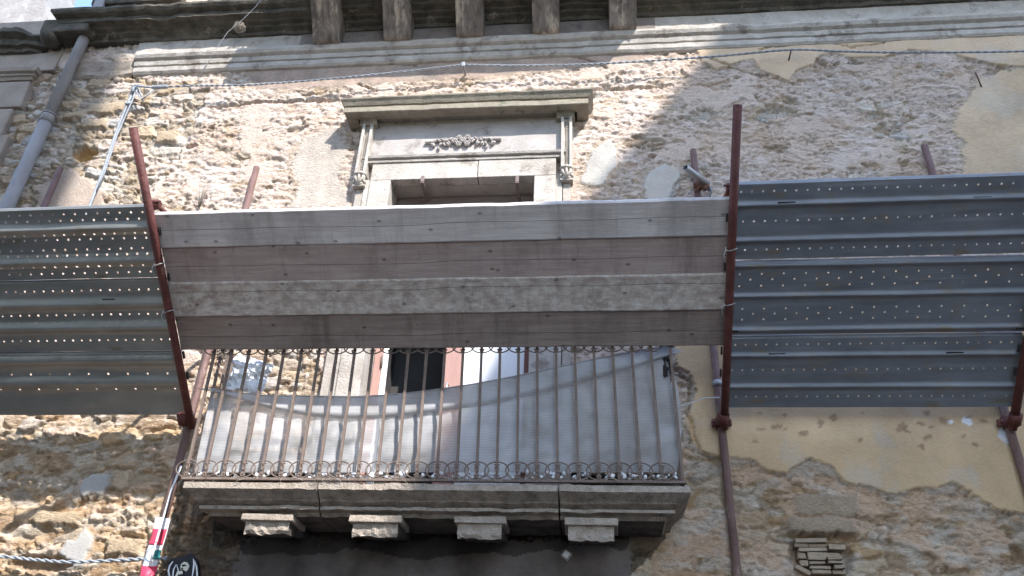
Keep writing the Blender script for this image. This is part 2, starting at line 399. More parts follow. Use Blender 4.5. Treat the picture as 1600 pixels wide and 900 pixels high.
t = empty('shade_house', (-1.6, -9.6, 0), 'tall sandy house with an overhang added to cast shade, across the street, behind the viewer', 'house')
x2, z2 = sil(-6.9, 0)[0], 0
MB().bb(-3.2, x2, -12.5, -9.6, 0, 19.6).build('wall', M_OPP, t)
bx, bz0 = sil(-4.42, 4.85); bz1 = sil(0, 8.1)[1]
MB().bb(x2 + .002, bx, -11.0, -9.6, bz0, bz1).build('shade_overhang', M_OPP, t)  # unseen overhang, added to shade the upper left of the wall
MB().prism([(-3.5, 19.602), (x2 + .3, 19.602), (x2 - 1.0, 20.3), (-2.2, 20.3)], 'y', -12.8, -9.4).build('roof', M_TILE, t)
for i in range(1):
    for k in range(4):
        wx = -1.6; wz = 2.5 + k * 3.7
        w = MB().bb(wx - .6, wx + .6, -9.62, -9.55, wz, wz + 2.0, .01).build('window', M_STONE, t)
        MB().bb(wx - .48, wx + .48, -9.548, -9.535, wz + .12, wz + 1.88).build('pane', M_GLASS, w)

for k, (x0, x1, hgt, lab) in enumerate(((-13.2, -3.5, 10.4, 'low sandy row house left of the tall one across the street, behind the viewer'), (12.6, 24, 10.8, 'low sandy row house right of the gabled one across the street, behind the viewer'))):
    t = empty('row_house', ((x0 + x1) / 2, -9.6, 0), lab, 'house', 'row houses across the street')
    MB().bb(x0, x1, -16, -9.6, 0, hgt).build('wall', M_OPP, t)
    MB().prism([(x0 - .2, hgt + .002), (x1 + .2, hgt + .002), (x1 - 2, hgt + 1.0), (x0 + 2, hgt + 1.0)], 'y', -16.2, -9.3).build('roof', M_TILE, t)
    for i in range(3):
        for q in range(2):
            wx = x0 + (x1 - x0) * (i + .5) / 3; wz = 1.6 + q * 4.0
            w = MB().bb(wx - .6, wx + .6, -9.62, -9.55, wz, wz + 2.2, .01).build('window', M_STONE, t)
            MB().bb(wx - .48, wx + .48, -9.548, -9.535, wz + .12, wz + 2.08).build('pane', M_GLASS, w)

# ------------------------------------------------------------------ the old building: wall
B = empty('old_building', (-1, 0, 0), 'old rubble stone building with peeling ochre plaster, balconies and a carved door surround', 'building')

def P2(pts): return [(at(u, v, 0).x, at(u, v, 0).z) for u, v in pts]
OX0, OX1 = -1.60, -0.44                    # door opening
OZ0, OZ1 = 2.95, at(607, 283, -.06).z

def axis(a, b, c, d, fine, coarse):
    return np.concatenate([np.arange(a, b, coarse), np.arange(b, c, fine), np.arange(c, d + 1e-6, coarse)])
gx = axis(-8.0, -6.0, 4.1, 7.0, 0.0105, 0.08)
gz = axis(0.0, 2.4, 7.75, 8.6, 0.0092, 0.08)
X, Z = np.meshgrid(gx, gz)                 # rows: z
def build_wall():
    wx = X + .055 * fbm(X * 6, Z * 6, 3, 5, .6) ; wz = Z + .04 * fbm(X * 6, Z * 7, 5, 5, .6)
    jx = X + .03 * fbm(X * 9, Z * 9, 31, 4, .6) + .012 * perlin(X * 45, Z * 45, 77); jz = Z + .03 * fbm(X * 9, Z * 9, 37, 4, .6) + .012 * perlin(X * 45, Z * 45, 78)
    # ---- stones
    f1, f2, sid = worley(wx / .21, wz / .105, 2); e1 = f2 - f1
    g1, g2, tid = worley(wx / .085, wz / .05, 4); e2 = g2 - g1
    zone_big = np.zeros(X.shape)
    for poly in ([(60, 100), (215, 120), (330, 130), (300, 235), (210, 330), (0, 335), (0, 90)], [(-200, 640), (300, 640), (250, 1100), (-200, 1100)],
                 [(1085, 700), (1200, 735), (1330, 760), (1600, 810), (1800, 820), (1800, 1100), (1050, 1100)], [(330, 540), (500, 540), (500, 640), (320, 640)]):
        zone_big = np.maximum(zone_big, (.45 if poly[0][0] == 1085 else 1.0) * inpoly(jx + .15 * fbm(X * 2.5, Z * 2.5, 61, 3), jz + .15 * fbm(X * 2.5, Z * 2.5, 62, 3), P2(poly)))
    pick = np.where(_hash(np.floor(sid * 9973), np.floor(sid * 7919), 3) < .62, 1.0, 0.0)    # some places are packed with small stones
    edge = np.where(pick > 0, e1, np.minimum(e2, e1 * 1.2)); idv = np.where(pick > 0, sid, tid)
    dome = sstep(0.02, .22, edge)
    hs = -.022 + dome * (.016 + .036 * (idv - .35)) + .022 * fbm(X * 14, Z * 24, 11, 5, .65)
    # ---- torn mortar coat: flakes in layers, drawn out sideways
    n = fbm(X * 3.2 + .5 * Z, Z * 7.5, 21, 5, .55); n2 = fbm(X * 10 + .35 * fbm(X * 14, Z * 14, 24, 3), Z * 22 + 2.2 * X + .4 * fbm(X * 16, Z * 16, 25, 3), 23, 5, .6)
    v = n * .55 + n2 * .6
    ter = np.floor(v * 9) / 9 + sstep(.62, 1, (v * 9) % 1) / 9
    calm = .35 + .85 * sstep(-.30, .25, fbm(X * 1.3, Z * 1.9, 63, 4))
    n3 = fbm(X * 22, Z * 46, 27, 4, .65) * calm; n2 = n2 * (.5 + .5 * calm)
    qx = X + .020 * fbm(X * 11, Z * 11, 33, 4, .65); qz = Z + .5 * X * .12 + .014 * fbm(X * 11 + 4, Z * 15, 34, 4, .65)
    pits = sstep(.16, .34, fbm(qx * 13, qz * 34, 29, 4, .65))
    sl = np.abs(fbm(qx * 4.2, qz * 15, 35, 4, .6)); gro = sstep(.045, .0, sl) * sstep(-.12, .18, fbm(X * 3.1, Z * 4.1, 36, 3))
    lump = fbm(qx * 5.5, qz * 9.5, 39, 5, .62)
    hm = .008 + .036 * ter + .011 * n2 + .009 * n3 - .013 * pits * calm - .017 * gro + .014 * lump
    rem = sstep(.10, .16, fbm(jx * 1.9, jz * 2.7, 65, 5, .6)) * (1 - .8 * zone_big)
    hm = hm * (1 - rem) + (.016 + .010 * fbm(X * 5, Z * 8, 66, 4, .6) - .016 * gro) * rem
    cover = fbm(X * 2.3, Z * 3.4, 41, 5, .6) + .34 * n2 + .14 * n3 + .24 - .40 * zone_big
    k = sstep(-.05, .07, cover)
    h = hs * (1 - k) + np.maximum(hm, hs - .03) * k
    # ---- colours
    def C(*a): return np.array(a)
    ochre, tan, pale, brown, grey = C(.46, .355, .245), C(.45, .37, .29), C(.56, .50, .43), C(.36, .275, .20), C(.43, .40, .37)
    r = idv[..., None]; r2 = _hash(np.floor(idv * 5003), np.floor(idv * 3001), 8)[..., None]
    cs = np.where(r2 < .22, ochre, np.where(r2 < .55, tan, np.where(r2 < .80, pale, np.where(r2 < .9, brown, grey)))) * (.78 + .4 * r)
    joint = (1 - sstep(.02, .10, edge))[..., None]
    cs = cs * (1 - joint * .7) + C(.52, .455, .375) * joint * .7
    q = sstep(-.35, .35, fbm(X * 1.7, Z * 2.4, 51, 4))[..., None]; q2 = sstep(-.15, .45, fbm(X * 7, Z * 12, 53, 5, .6))[..., None]
    cm = C(.60, .475, .39) * (1 - q) + C(.63, .535, .475) * q
    cm = cm * (1 - .42 * q2) + C(.50, .375, .29) * .42 * q2
    cm = cm * (1 - .6 * rem[..., None]) + C(.59, .48, .40) * .6 * rem[..., None]
    cm = cm * (1 + .16 * fbm(X * .9, Z * 1.3, 67, 3))[..., None]
    sp = sstep(.16, .36, fbm(X * 4, Z * 8.5, 57, 5, .55))[..., None]
    cm = cm * (1 - sp * .8) + C(.52, .385, .275) * sp * .7
    gsp = sstep(.30, .5, fbm(X * 4, Z * 6, 58, 4))[..., None]
    cm = cm * (1 - gsp * .7) + C(.52, .475, .45) * gsp * .7
    c = cs * (1 - k[..., None]) + cm * k[..., None]
    rough = np.full(X.shape, 1.0)
    # yellow earth wash on the lower left and lower right
    warm = sstep(4.2, 3.2, Z)[..., None] * .75
    c = c * (1 - warm) + (c * C(.97, .81, .62)) * warm
    wb = (sstep(.0, .22, fbm(X * 4.2 + .5 * Z, Z * 8, 68, 5, .62)) * sstep(4.4, 3.4, Z))[..., None] * .75
    c = c * (1 - wb) + C(.60, .52, .435) * (1 + .2 * n3[..., None]) * wb
    # ---- flat coats of plaster, each with a broken edge
    kept = {}
    def keep(k_, f_):
        if k_ not in kept: kept[k_] = f_()
        return kept[k_]
    def coat(poly, hh, colour, var=.10, sm=.25, jag=1.0, fl=3.0, edge=True):
        nonlocal h, c, rough
        mx, mz = X + (jx - X) * jag, Z + (jz - Z) * jag
        msk = inpoly(mx, mz, P2(poly))
        a = fbm(X * fl, Z * fl, 71 + len(poly), 5, .6); b = keep(1, lambda: fbm(X * 1.1, Z * 1.6, 73, 3))
        hp = hh + .006 * keep(2, lambda: fbm(X * 5, Z * 5, 75, 3)) + .0012 * keep(3, lambda: perlin(X * 60, Z * 60, 79))
        mf = msk.astype(float); ww = 6
        for ax in (0, 1):
            cs_ = np.cumsum(mf, axis=ax); z0 = np.zeros_like(cs_)
            up_ = np.roll(cs_, -ww, ax); dn_ = np.roll(cs_, ww, ax)
            mf = (up_ - dn_) / (2 * ww)
        rim = (~msk) & (mf > .04 + .62 * sstep(-.28, .28, keep(4, lambda: fbm(X * 5, Z * 5, 85, 5, .65)))) & edge
        h = np.where(rim, np.maximum(h, hh * .45 + .006 * keep(5, lambda: fbm(X * 25, Z * 25, 87, 3))), h)
        c = np.where(rim[..., None], C(.47, .38, .30) * (1 + .30 * keep(6, lambda: fbm(X * 22, Z * 30, 89, 3)))[..., None], c)
        h = np.where(msk, hp, h)
        cc = C(*colour) * (1 + var * 1.6 * a + var * b)[..., None]
        gm = (.55 * sstep(.0, .35, keep(7, lambda: fbm(X * 2.6, Z * 2.1, 82, 5, .62))))[..., None]; cc = cc * (1 - gm) + cc.mean(-1, keepdims=True) * C(1.16, 1.02, .86) * gm
        cc = cc * (1 + .07 * keep(8, lambda: fbm(X * 9, Z * 1.4, 81, 4)) + .10 * np.minimum(0, keep(9, lambda: fbm(X * 2.2, Z * 3.0, 83, 5, .6))))[..., None]; c = np.where(msk[..., None], cc, c); rough = np.where(msk, sm, rough)
        return msk
    YEL = (.54, .385, .235)
    coat([(1040, 500), (1052, 545), (1058, 578), (1078, 585), (1088, 612), (1078, 640), (1066, 660), (1082, 690), (1095, 708), (1130, 718), (1150, 716), (1178, 722), (1200, 738), (1228, 742), (1245, 726), (1265, 718),
          (1300, 732), (1320, 757), (1350, 762), (1395, 775), (1430, 765), (1465, 762), (1485, 755), (1530, 782), (1560, 800), (1600, 806), (1750, 812), (1750, 420), (1200, 430), (1100, 440)], .030, YEL, .16, .3, .75)
    coat([(1500, 170), (1530, 130), (1560, 112), (1750, 100), (1750, 330), (1505, 330), (1507, 225), (1488, 205)], .013, (.52, .395, .27), .2, .5, 2.0, 2.2)
    coat([(1075, 60), (1600, 30), (1750, 25), (1750, 120), (1560, 104), (1480, 85), (1420, 80), (1380, 91), (1330, 93), (1300, 84), (1280, 90), (1266, 105), (1247, 110), (1232, 128), (1208, 121), (1187, 110), (1175, 94), (1150, 100), (1120, 112), (1096, 96)], .024, (.54, .41, .285), .14, .35, .8)
    coat([(380, 95), (1020, 60), (1020, 92), (900, 108), (760, 122), (640, 128), (520, 136), (400, 142)], .010, (.37, .285, .235), .25, .7, 1.2, 5)
    GR = (.42, .395, .36)
    coat([(470, 225), (520, 196), (545, 235), (528, 262), (548, 325), (450, 330), (470, 290), (455, 262)], .010, (.46, .40, .345), .16, .8, 2.2, 6)
    coat([(907, 285), (925, 240), (945, 222), (962, 228), (963, 262), (938, 293), (914, 292)], .026, GR, .12, .4, .8)
    coat([(1005, 290), (1015, 270), (1040, 258), (1062, 270), (1066, 283), (1052, 312), (1012, 325)], .026, (.46, .43, .395), .12, .4, .8)
    coat([(127, 768), (134, 750), (150, 741), (176, 741), (174, 760), (160, 777), (146, 771), (134, 780)], .030, (.38, .365, .35), .12, .3, .6)
    coat([(94, 868), (108, 842), (120, 848), (136, 823), (149, 842), (143, 858), (131, 886), (94, 892)], .030, (.38, .365, .35), .12, .3, .6)
    coat([(110, 265), (165, 300), (160, 330), (70, 335), (60, 300)], .014, (.40, .32, .26), .14, .6, 1.4, 4)
    # sooty smooth band over the shop front under the balcony, with slab shade painted in
    soot_shade = inpoly(jx, jz, P2([(286, 740), (1062, 740), (1040, 845), (985, 900), (985, 1100), (205, 1100)]))[..., None]
    c = np.where(soot_shade, c * .28 + C(.012, .010, .009), c)
    soot_shade2 = inpoly(jx, jz, P2([(372, 740), (975, 740), (968, 842), (700, 850), (372, 840)]))[..., None]
    c = np.where(soot_shade2, c * .3 + C(.012, .010, .010), c)
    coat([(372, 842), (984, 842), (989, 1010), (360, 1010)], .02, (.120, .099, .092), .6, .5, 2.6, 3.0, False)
    soot_shade3 = (inpoly(X + .10 * fbm(X * 3, Z * 3, 95, 4), Z + .10 * fbm(X * 3, Z * 3, 96, 4), P2([(340, 740), (985, 740), (985, 858), (700, 872), (340, 862)])))[..., None]  # slab shade painted over the top of the sooty panel
    c = np.where(soot_shade3, c * .38 + C(.006, .005, .005), c)
    # cracks (long breaks in the coats)
    def crack(pts, depth=.035, w=.007):
        nonlocal h
        P = P2(pts); d = np.full(X.shape, 9.0)
        for (x1, z1), (x2, z2) in zip(P, P[1:]):
            L2 = (x2 - x1) ** 2 + (z2 - z1) ** 2
            tt = np.clip(((jx - x1) * (x2 - x1) + (jz - z1) * (z2 - z1)) / L2, 0, 1)
            d = np.minimum(d, np.hypot(jx - x1 - tt * (x2 - x1), jz - z1 - tt * (z2 - z1)))
        h = h - depth * sstep(w * 2, w * .6, d)
    crack([(330, 168), (420, 160), (528, 157)], .04, .010); crack([(925, 141), (985, 139), (1052, 134)], .04, .009)
    crack([(1066, 283), (1055, 292), (1048, 310)], .03, .006); crack([(1185, 80), (1245, 70), (1290, 62)], .025, .006)
    crack([(1110, 95), (1165, 115), (1200, 120)], .03, .006); crack([(1280, 62), (1330, 78), (1400, 66)], .02, .005)
    crack([(560, 132), (590, 145)], .03, .008); crack([(1050, 575), (1080, 600), (1074, 650), (1090, 700)], .03, .006)
    crack([(900, 90), (925, 96), (950, 108)], .025, .006); crack([(540, 98), (600, 96), (650, 104)], .02, .006)
    # deep holes where stones fell out, putlog holes
    def hole(u, v, ru, rv, depth, colour=None):
        nonlocal h, c
        p = at(u, v, 0); s = 235.
        d = np.hypot((jx - p.x) / (ru / s), (jz - p.z) / (rv / s) * 1.05)
        msk = sstep(1.05, .82, d); h = h * (1 - msk) - depth * msk * (1 - .35 * np.clip(d, 0, 1) ** 2)
        if colour is not None:
            c = c * (1 - msk[..., None]) + (C(*colour) * (1 + .25 * fbm(X * 20, Z * 20, 91, 3))[..., None]) * msk[..., None]
    hole(131, 240, 26, 22, .11, (.48, .33, .16)); hole(1282, 838, 52, 10, .08); hole(1283, 868, 44, 34, .10)
    hole(22, 215, 6, 26, .1); hole(300, 228, 14, 8, .07); hole(1018, 247, 9, 6, .05); hole(905, 200, 8, 6, .04)
    hole(200, 838, 14, 6, .07); hole(60, 880, 60, 12, .08, (.30, .22, .15)); hole(160, 800, 16, 5, .05); hole(1360, 62, 4, 4, .05); hole(1590, 862, 10, 10, .05)
    for u, v, w_, hgt in ((1282, 822, 52, 11), (1290, 790, 48, 16), (160, 172, 34, 14), (150, 195, 30, 12), (185, 170, 28, 12), (120, 182, 30, 9), (262, 215, 24, 16), (90, 810, 40, 10), (195, 855, 30, 12)):   # large stones that stand out
        p = at(u, v, 0); d = np.maximum(np.abs(jx - p.x) / (w_ / 235.), np.abs(jz - p.z) / (hgt / 235.) * .95)
        msk = sstep(1.02, .80, d); h = h * (1 - msk) + (.038 - .01 * d) * msk
        cc = C(.46, .355, .245) if u < 600 else C(.42, .32, .23)
        c = c * (1 - msk[..., None]) + cc * (1 + .2 * fbm(X * 14, Z * 14, 93, 4))[..., None] * msk[..., None]
    h = np.clip(h, -.2, .075)
    # pale splashes and drips of whitewash
    for u, v, ru, rv in ((1572, 682, 13, 18), (1483, 663, 5, 4), (1508, 660, 9, 8), (1340, 12, 26, 9)):
        p = at(u, v, 0); d = np.hypot((jx - p.x) / (ru / 250.), (jz - p.z) / (rv / 250.)); msk = sstep(1.1, .8, d)[..., None]
        c = c * (1 - msk) + C(.66, .66, .68) * msk
    for s in range(26):
        u, v = rnd.uniform(1160, 1590), rnd.uniform(645, 700); p = at(u, v, 0); ru = rnd.uniform(.008, .022)
        d = np.hypot((jx - p.x) / ru / 1.6, (jz - p.z) / ru); msk = sstep(1.2, .7, d)[..., None]; c = c * (1 - msk * .7) + C(.24, .15, .09) * msk * .7
    return h, np.clip(c, .01, .8), rough
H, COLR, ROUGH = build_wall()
# rows, columns kept: leave the door opening and the open sky at the top left corner free
nzv, nxv = X.shape
verts = np.stack([X, -H, Z], -1).reshape(-1, 3)
idx = np.arange(nzv * nxv).reshape(nzv, nxv)
quads = np.stack([idx[:-1, :-1], idx[:-1, 1:], idx[1:, 1:], idx[1:, :-1]], -1).reshape(-1, 4)
mxc = (X[:-1, :-1] + X[1:, 1:]) / 2; mzc = (Z[:-1, :-1] + Z[1:, 1:]) / 2
cut = ((mxc > OX0 - .02) & (mxc < OX1 + .02) & (mzc > OZ0) & (mzc < OZ1 + .02)) | ((mxc < -4.62) & (mzc > 7.62)) | (mxc < -5.75)
quads = quads[~cut.reshape(-1)]
me = bpy.data.meshes.new('wall')
me.vertices.add(len(verts)); me.vertices.foreach_set('co', verts.astype(np.float32).ravel())
me.loops.add(quads.size); me.loops.foreach_set('vertex_index', quads.astype(np.int32).ravel())
me.polygons.add(len(quads)); me.polygons.foreach_set('loop_start', np.arange(0, quads.size, 4, dtype=np.int32)); me.polygons.foreach_set('loop_total', np.full(len(quads), 4, np.int32))
me.update(calc_edges=True); me.polygons.foreach_set('use_smooth', np.ones(len(quads), bool))
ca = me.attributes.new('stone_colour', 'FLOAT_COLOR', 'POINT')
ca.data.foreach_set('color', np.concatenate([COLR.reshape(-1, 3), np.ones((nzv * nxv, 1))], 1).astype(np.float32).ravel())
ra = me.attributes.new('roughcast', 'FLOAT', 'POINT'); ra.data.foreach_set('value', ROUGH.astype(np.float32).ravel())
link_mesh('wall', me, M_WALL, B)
def wall_y(x, z):
    return -float(H[np.clip(np.searchsorted(gz, z), 0, nzv - 1), np.clip(np.searchsorted(gx, x), 0, nxv - 1)])
# body of the house behind the wall and its side walls, so that it is a house from anywhere
mb = MB(); mb.bb(-5.74, -4.64, .25, 6, 0, 7.58); mb.bb(-4.62, OX0 - .05, .25, 6, 0, 8.55); mb.bb(OX1 + .05, 7.0, .25, 6, 0, 8.55); mb.bb(OX0 - .05, OX1 + .05, .9, 6, 2.6, 6); mb.bb(OX0 - .05, OX1 + .05, .25, 6, OZ1 + .25, 8.55); mb.bb(OX0 - .05, OX1 + .05, .25, 6, 0, OZ0 - .25)
mb.build('house_body', M_ROOM, B)

# ------------------------------------------------------------------ string moulding under the upper storey
zz = lambda u, v, y: at(u, v, y).z
zt, zb = 7.235, 7.075
prof_s = [(0, zb - .03), (.03, zb - .02), (.045, zb), (.05, zb + .045), (.035, zb + .055), (.055, zb + .065), (.065, zb + .105), (.055, zb + .118), (.085, zb + .135), (.10, zb + .165), (.10, zb + .19), (0, zb + .21)]
moulding(prof_s, -4.24, 6.9, .035, .004, 3, False, False, .006).build('string_moulding', M_STONE_W, B)
moulding([(0, zb - .03), (.02, zb), (.022, zb + .05), (.035, zb + .09), (.045, zb + .15), (0, zb + .18)], -4.95, -4.26, .03, .014, 8, False, False, .03).build('string_moulding', M_QUOIN, B)
tag(B.children[-1], 'short worn length of moulding left of the long one')
# whitened band above the moulding
mb = moulding([(.0, 7.27), (.028, 7.275), (.03, 7.72), (0, 7.74)], -4.3, 6.9, .05, .006, 19, False, False)
mb.build('frieze_band', M_STONE_W, B)
# dark moss covered cornice at the top left, broken off by the left neighbour
cz = zz(140, 10, -.29) - .29
c0, c1 = zz(200, 61, -.08), zz(140, 11, -.29); ck = (c1 - c0) / .35
prof_c = [(d, c0 + h_ * ck) for d, h_ in ((0, -.01), (.05, 0), (.06, .05), (.10, .08), (.11, .11), (.15, .125), (.16, .15), (.22, .165), (.22, .24), (.27, .27), (.29, .31), (.29, .35), (0, .36))]
moulding(prof_c, at(76, 25, -.28).x + .29, 7.0, .05, .010, 29, True, False, .012).build('cornice', M_SOOT, B)
MB().bb(at(74, 30, -.2).x, -4.75, -.21, .02, c0 + .01, c1 - .06, .02, .012).build('cornice_block', M_SOOT, B)
# upper storey wall above the cornice is set back; dark eave tiles over the pipe
MB().bb(-4.60, 6.9, .05, .24, 7.84, 9.4).build('upper_wall', M_STONE_W, B)
MB().bb(at(142, 4, -.1).x, -4.0, -.10, .2, at(142, 7, -.1).z, 8.3, .03, .01).build('roof_edge', M_SOOT, B)

# ------------------------------------------------------------------ upper balcony: slab, consoles, bars
ub = MB(); UX0, UX1, UY, UZ = -2.78, .70, -.80, 7.80
ubo = moulding([(.0, UZ), (.74, UZ), (.80, UZ + .02), (.80, UZ + .09), (.77, UZ + .12), (.82, UZ + .16), (.82, UZ + .18), (0, UZ + .18)], UX0 + .8, UX1 - .8, .05, .006, 41, True, True).build('upper_balcony', M_SOOT, B)
MB().bb(UX0 + .1, UX1 - .1, -.034, -.005, 7.255, 7.52).build('soffit_wall', M_SOOTL, ubo)
for i, (u0, u1) in enumerate(((484, 541), (602, 641), (716, 752), (834, 872), (956, 992))):
    xa, xb = at(u0, 55, -.12).x, at(u1, 55, -.12).x
    xm = (xa + xb) / 2; w = .118
    # console: fluted front curling from the wall up to the slab
    mb = MB(); path = []
    z0 = 7.262
    for k in range(15):
        tt = k / 14; path.append((-(.15 + .14 * math.sin(tt * 2.4) + .42 * tt ** 2.2), z0 + (UZ - .004 - z0) * tt))
    nfl = 21; rows = []
    for (y, z) in path:
        row = []
        for j in range(nfl):
            s = j / (nfl - 1); fl = -.034 * abs(math.sin(s * math.pi * 4)) ** .7
            row.append(mb.bm.verts.new((xm - w + 2 * w * s, y - fl * 1.0 + rnd.uniform(-.003, .003), z + rnd.uniform(-.002, .002))))
        rows.append(row)
    for a, b in zip(rows, rows[1:]):
        for j in range(nfl - 1): mb.bm.faces.new((a[j], a[j + 1], b[j + 1], b[j])).smooth = True
    back = [[mb.bm.verts.new((r[0].co.x, -.036, r[0].co.z)), mb.bm.verts.new((r[-1].co.x, -.036, r[0].co.z))] for r in rows]
    for k in range(14):
        mb.bm.faces.new((rows[k][0], rows[k + 1][0], back[k + 1][0], back[k][0])); mb.bm.faces.new((rows[k][-1], back[k][1], back[k + 1][1], rows[k + 1][-1]))
    mb.bm.faces.new(rows[0][::-1] + [back[0][0], back[0][1]]) 
    mb.build('console', M_CONSOLE, ubo)
zr = UZ + .18
for z in (zr + .06, zr + .95):
    MB().tube([(UX0 + .05, -.02, z), (UX0 + .05, UY + .05, z), (UX1 - .05, UY + .05, z), (UX1 - .05, -.02, z)], .012, 6).build('rail', M_IRON, ubo)
bar = MB().tube([(0, 0, 0), (0, 0, .96)], .010, 6).build('baluster', M_IRON, ubo, origin=(0, 0, 0))
spots = [(UX0 + .05, -.1 - .115 * k) for k in range(6)] + [(UX0 + .05 + .135 * k, UY + .05) for k in range(26)] + [(UX1 - .05, -.1 - .115 * k) for k in range(6)]
off = wloc(ubo)
for k, (x, y) in enumerate(spots):
    o = bar if k == 0 else bar.copy()
    if k: col.objects.link(o)
    o.parent = ubo; o.location = Vector((x, y, zr)) - off

# ------------------------------------------------------------------ carved door surround
S = MB().bb(OX0 - .17, OX0, -.075, .02, OZ0, OZ1 - .0, .006).build('door_surround', M_STONE_W, B)
tag(S, 'carved pale stone surround of the balcony door')
MB().bb(OX1, OX1 + .17, -.076, .02, OZ0, OZ1, .006).build('jamb', M_STONE_W, S)
for sx in (OX0 - .195, OX1 + .195): MB().bb(sx - .024, sx + .024, -.06, .02, OZ0, OZ1 + .02, .004).build('jamb_moulding', M_STONE_W, S)
z_l1 = zz(700, 251, -.08); z_f0 = z_l1; 
MB().bb(OX0 - .17, -.90, -.074, .02, OZ1 + .002, z_l1 - .002, .005).build('lintel', M_STONE_W, S)
MB().bb(-.894, OX1 + .17, -.076, .02, OZ1 + .002, z_l1 - .002, .005).build('lintel', M_STONE_W, S)
# reveals and soffit of the opening
mb = MB(); mb.bb(OX0 - .06, OX0 - .001, .02, .28, OZ0, OZ1 + .06); mb.bb(OX1 + .001, OX1 + .06, .02, .28, OZ0, OZ1 + .06); mb.bb(OX0, OX1, .021, .28, OZ1 + .001, OZ1 + .08); mb.build('reveal', M_STONE, S)
z_m1 = zz(700, 236, -.09)
moulding([(.03, z_l1 - .004), (.085, z_l1), (.09, z_l1 + .018), (.075, z_l1 + .024), (.105, z_l1 + .034), (.112, z_l1 + .052), (.098, z_l1 + .058), (.06, z_l1 + .075), (0, z_l1 + .08)], OX0 - .15, OX1 + .15, .04, .003, 51).build('architrave_moulding', M_STONE_W, S)
z_fr0, z_fr1 = z_l1 + .08, zz(700, 186, -.06)
MB().bb(OX0 - .26, OX1 + .26, -.052, .02, z_fr0 - .02, z_fr1, .004).build('frieze', M_FRIEZE, S)
# pediment
PX0, PX1 = OX0 - .235, OX1 + .225
pz = z_fr1 - .02
zc = zz(700, 162, -.21); zcb = zz(700, 169, -.21); ztop = zz(700, 146, -.25)
prof_p = [(.03, pz - .03), (.065, pz - .02), (.07, pz + .01), (.10, pz + .03), (.105, pz + .055), (.115, zcb - .005), (.205, zcb - .006), (.21, zcb), (.21, zc), (.198, zc + .002), (.198, zc + .010), (.216, zc + .016), (.232, zc + .045), (.248, ztop - .012), (.25, ztop), (.05, ztop + .03), (0, ztop + .03)]
moulding(prof_p, PX0, PX1, .04, .003, 61, True, True, .004).build('pediment', M_MOSS, S)
for xm in ((PX0 - .02), (PX1 + .02)):   # dark blocks under the ends of the pediment
    MB().prism([(-.03, pz - .06), (-.10, pz - .055), (-.135, pz + .02), (-.135, zcb - .012), (-.03, zcb - .012)], 'x', xm - .075, xm + .075).build('pediment_block', M_MOSS, S)
# consoles: narrow beaded strips ending in a carved leaf
for sx in (-1, 1):
    u_t, u_b = (560, 550) if sx < 0 else (889, 889)
    xm = OX0 - .255 if sx < 0 else OX1 + .255
    zt_ = pz - .05; zb_ = zz(552, 296, -.05)
    mb = MB()
    mb.bb(xm - .045, xm - .022, -.115, .02, zb_ + .12, zt_, .004); mb.bb(xm + .022, xm + .045, -.115, .02, zb_ + .12, zt_, .004); mb.bb(xm - .021, xm + .021, -.085, .02, zb_ + .12, zt_)
    n = int((zt_ - zb_ - .14) / .021)
    for k in range(n): mb.ball((xm, -.088, zb_ + .135 + k * .021), (.013, .011, .0085), seg=6)
    cs_ = mb.build('console', M_STONE_W, S)
    mb = MB()
    mb.ball((xm, -.10, zb_ + .115), (.055, .035, .022)); mb.ball((xm - .03, -.09, zb_ + .08), (.018, .03, .035)); mb.ball((xm + .03, -.09, zb_ + .08), (.018, .03, .035)); mb.ball((xm, -.105, zb_ + .07), (.014, .03, .045))
    for q in (-1, 1):
        mb.ball((xm + q * .02, -.10, zb_ + .05), (.012, .025, .04), Matrix.Rotation(q * .5, 3, 'Y')); mb.ball((xm + q * .042, -.085, zb_ + .045), (.014, .022, .02))
    mb.bb(xm - .05, xm + .05, -.095, .02, zb_, zb_ + .018, .004); mb.ball((xm, -.08, zb_ + .025), (.045, .03, .02))
    mb.bb(xm - .03, xm + .03, -.05, .02, OZ0, zb_ - .002, .004)
    mb.build('carved_leaf', M_STONE, S)
# garland of flowers and leaves
mb = MB(); gc = at(724, 222, -.055); yb = -.052
for k in range(7):
    a = k * 2 * math.pi / 6; r = 0 if k == 6 else .052
    fx, fz = gc.x + r * 1.35 * math.cos(a), gc.z + r * .72 * math.sin(a)
    for j in range(6):
        b = j * math.pi / 3; mb.ball((fx + .017 * math.cos(b), yb - .022 - (.006 if k == 6 else 0), fz + .017 * math.sin(b)), (.012, .016, .011), seg=6)
    mb.ball((fx, yb - .034, fz), (.009, .008, .009), seg=6)
for sx in (-1, 1):
    for k in range(9):
        d = .085 + k * .021; lz = gc.z + .030 * math.sin(k * 2.2) - .006
        mb.ball((gc.x + sx * d, yb - .018, lz), (.026, .020, .010), Matrix.Rotation(sx * (.9 if k % 2 else -.7), 3, 'Y'), seg=7)
        if k % 2: mb.ball((gc.x + sx * (d + .01), yb - .014, lz - .032), (.010, .016, .024), Matrix.Rotation(sx * .45, 3, 'Y'), seg=6)
    for k in range(6): mb.ball((gc.x + sx * (.255 + k * .011), yb - .016, gc.z + .004 + sx * .004), (.011, .020, .016), seg=6)
    mb.tube([(gc.x + sx * .07, yb - .012, gc.z + .03), (gc.x + sx * .16, yb - .014, gc.z + .036), (gc.x + sx * .26, yb - .012, gc.z + .015)], .006, 5)
mb.build('garland', M_FRIEZE, S)
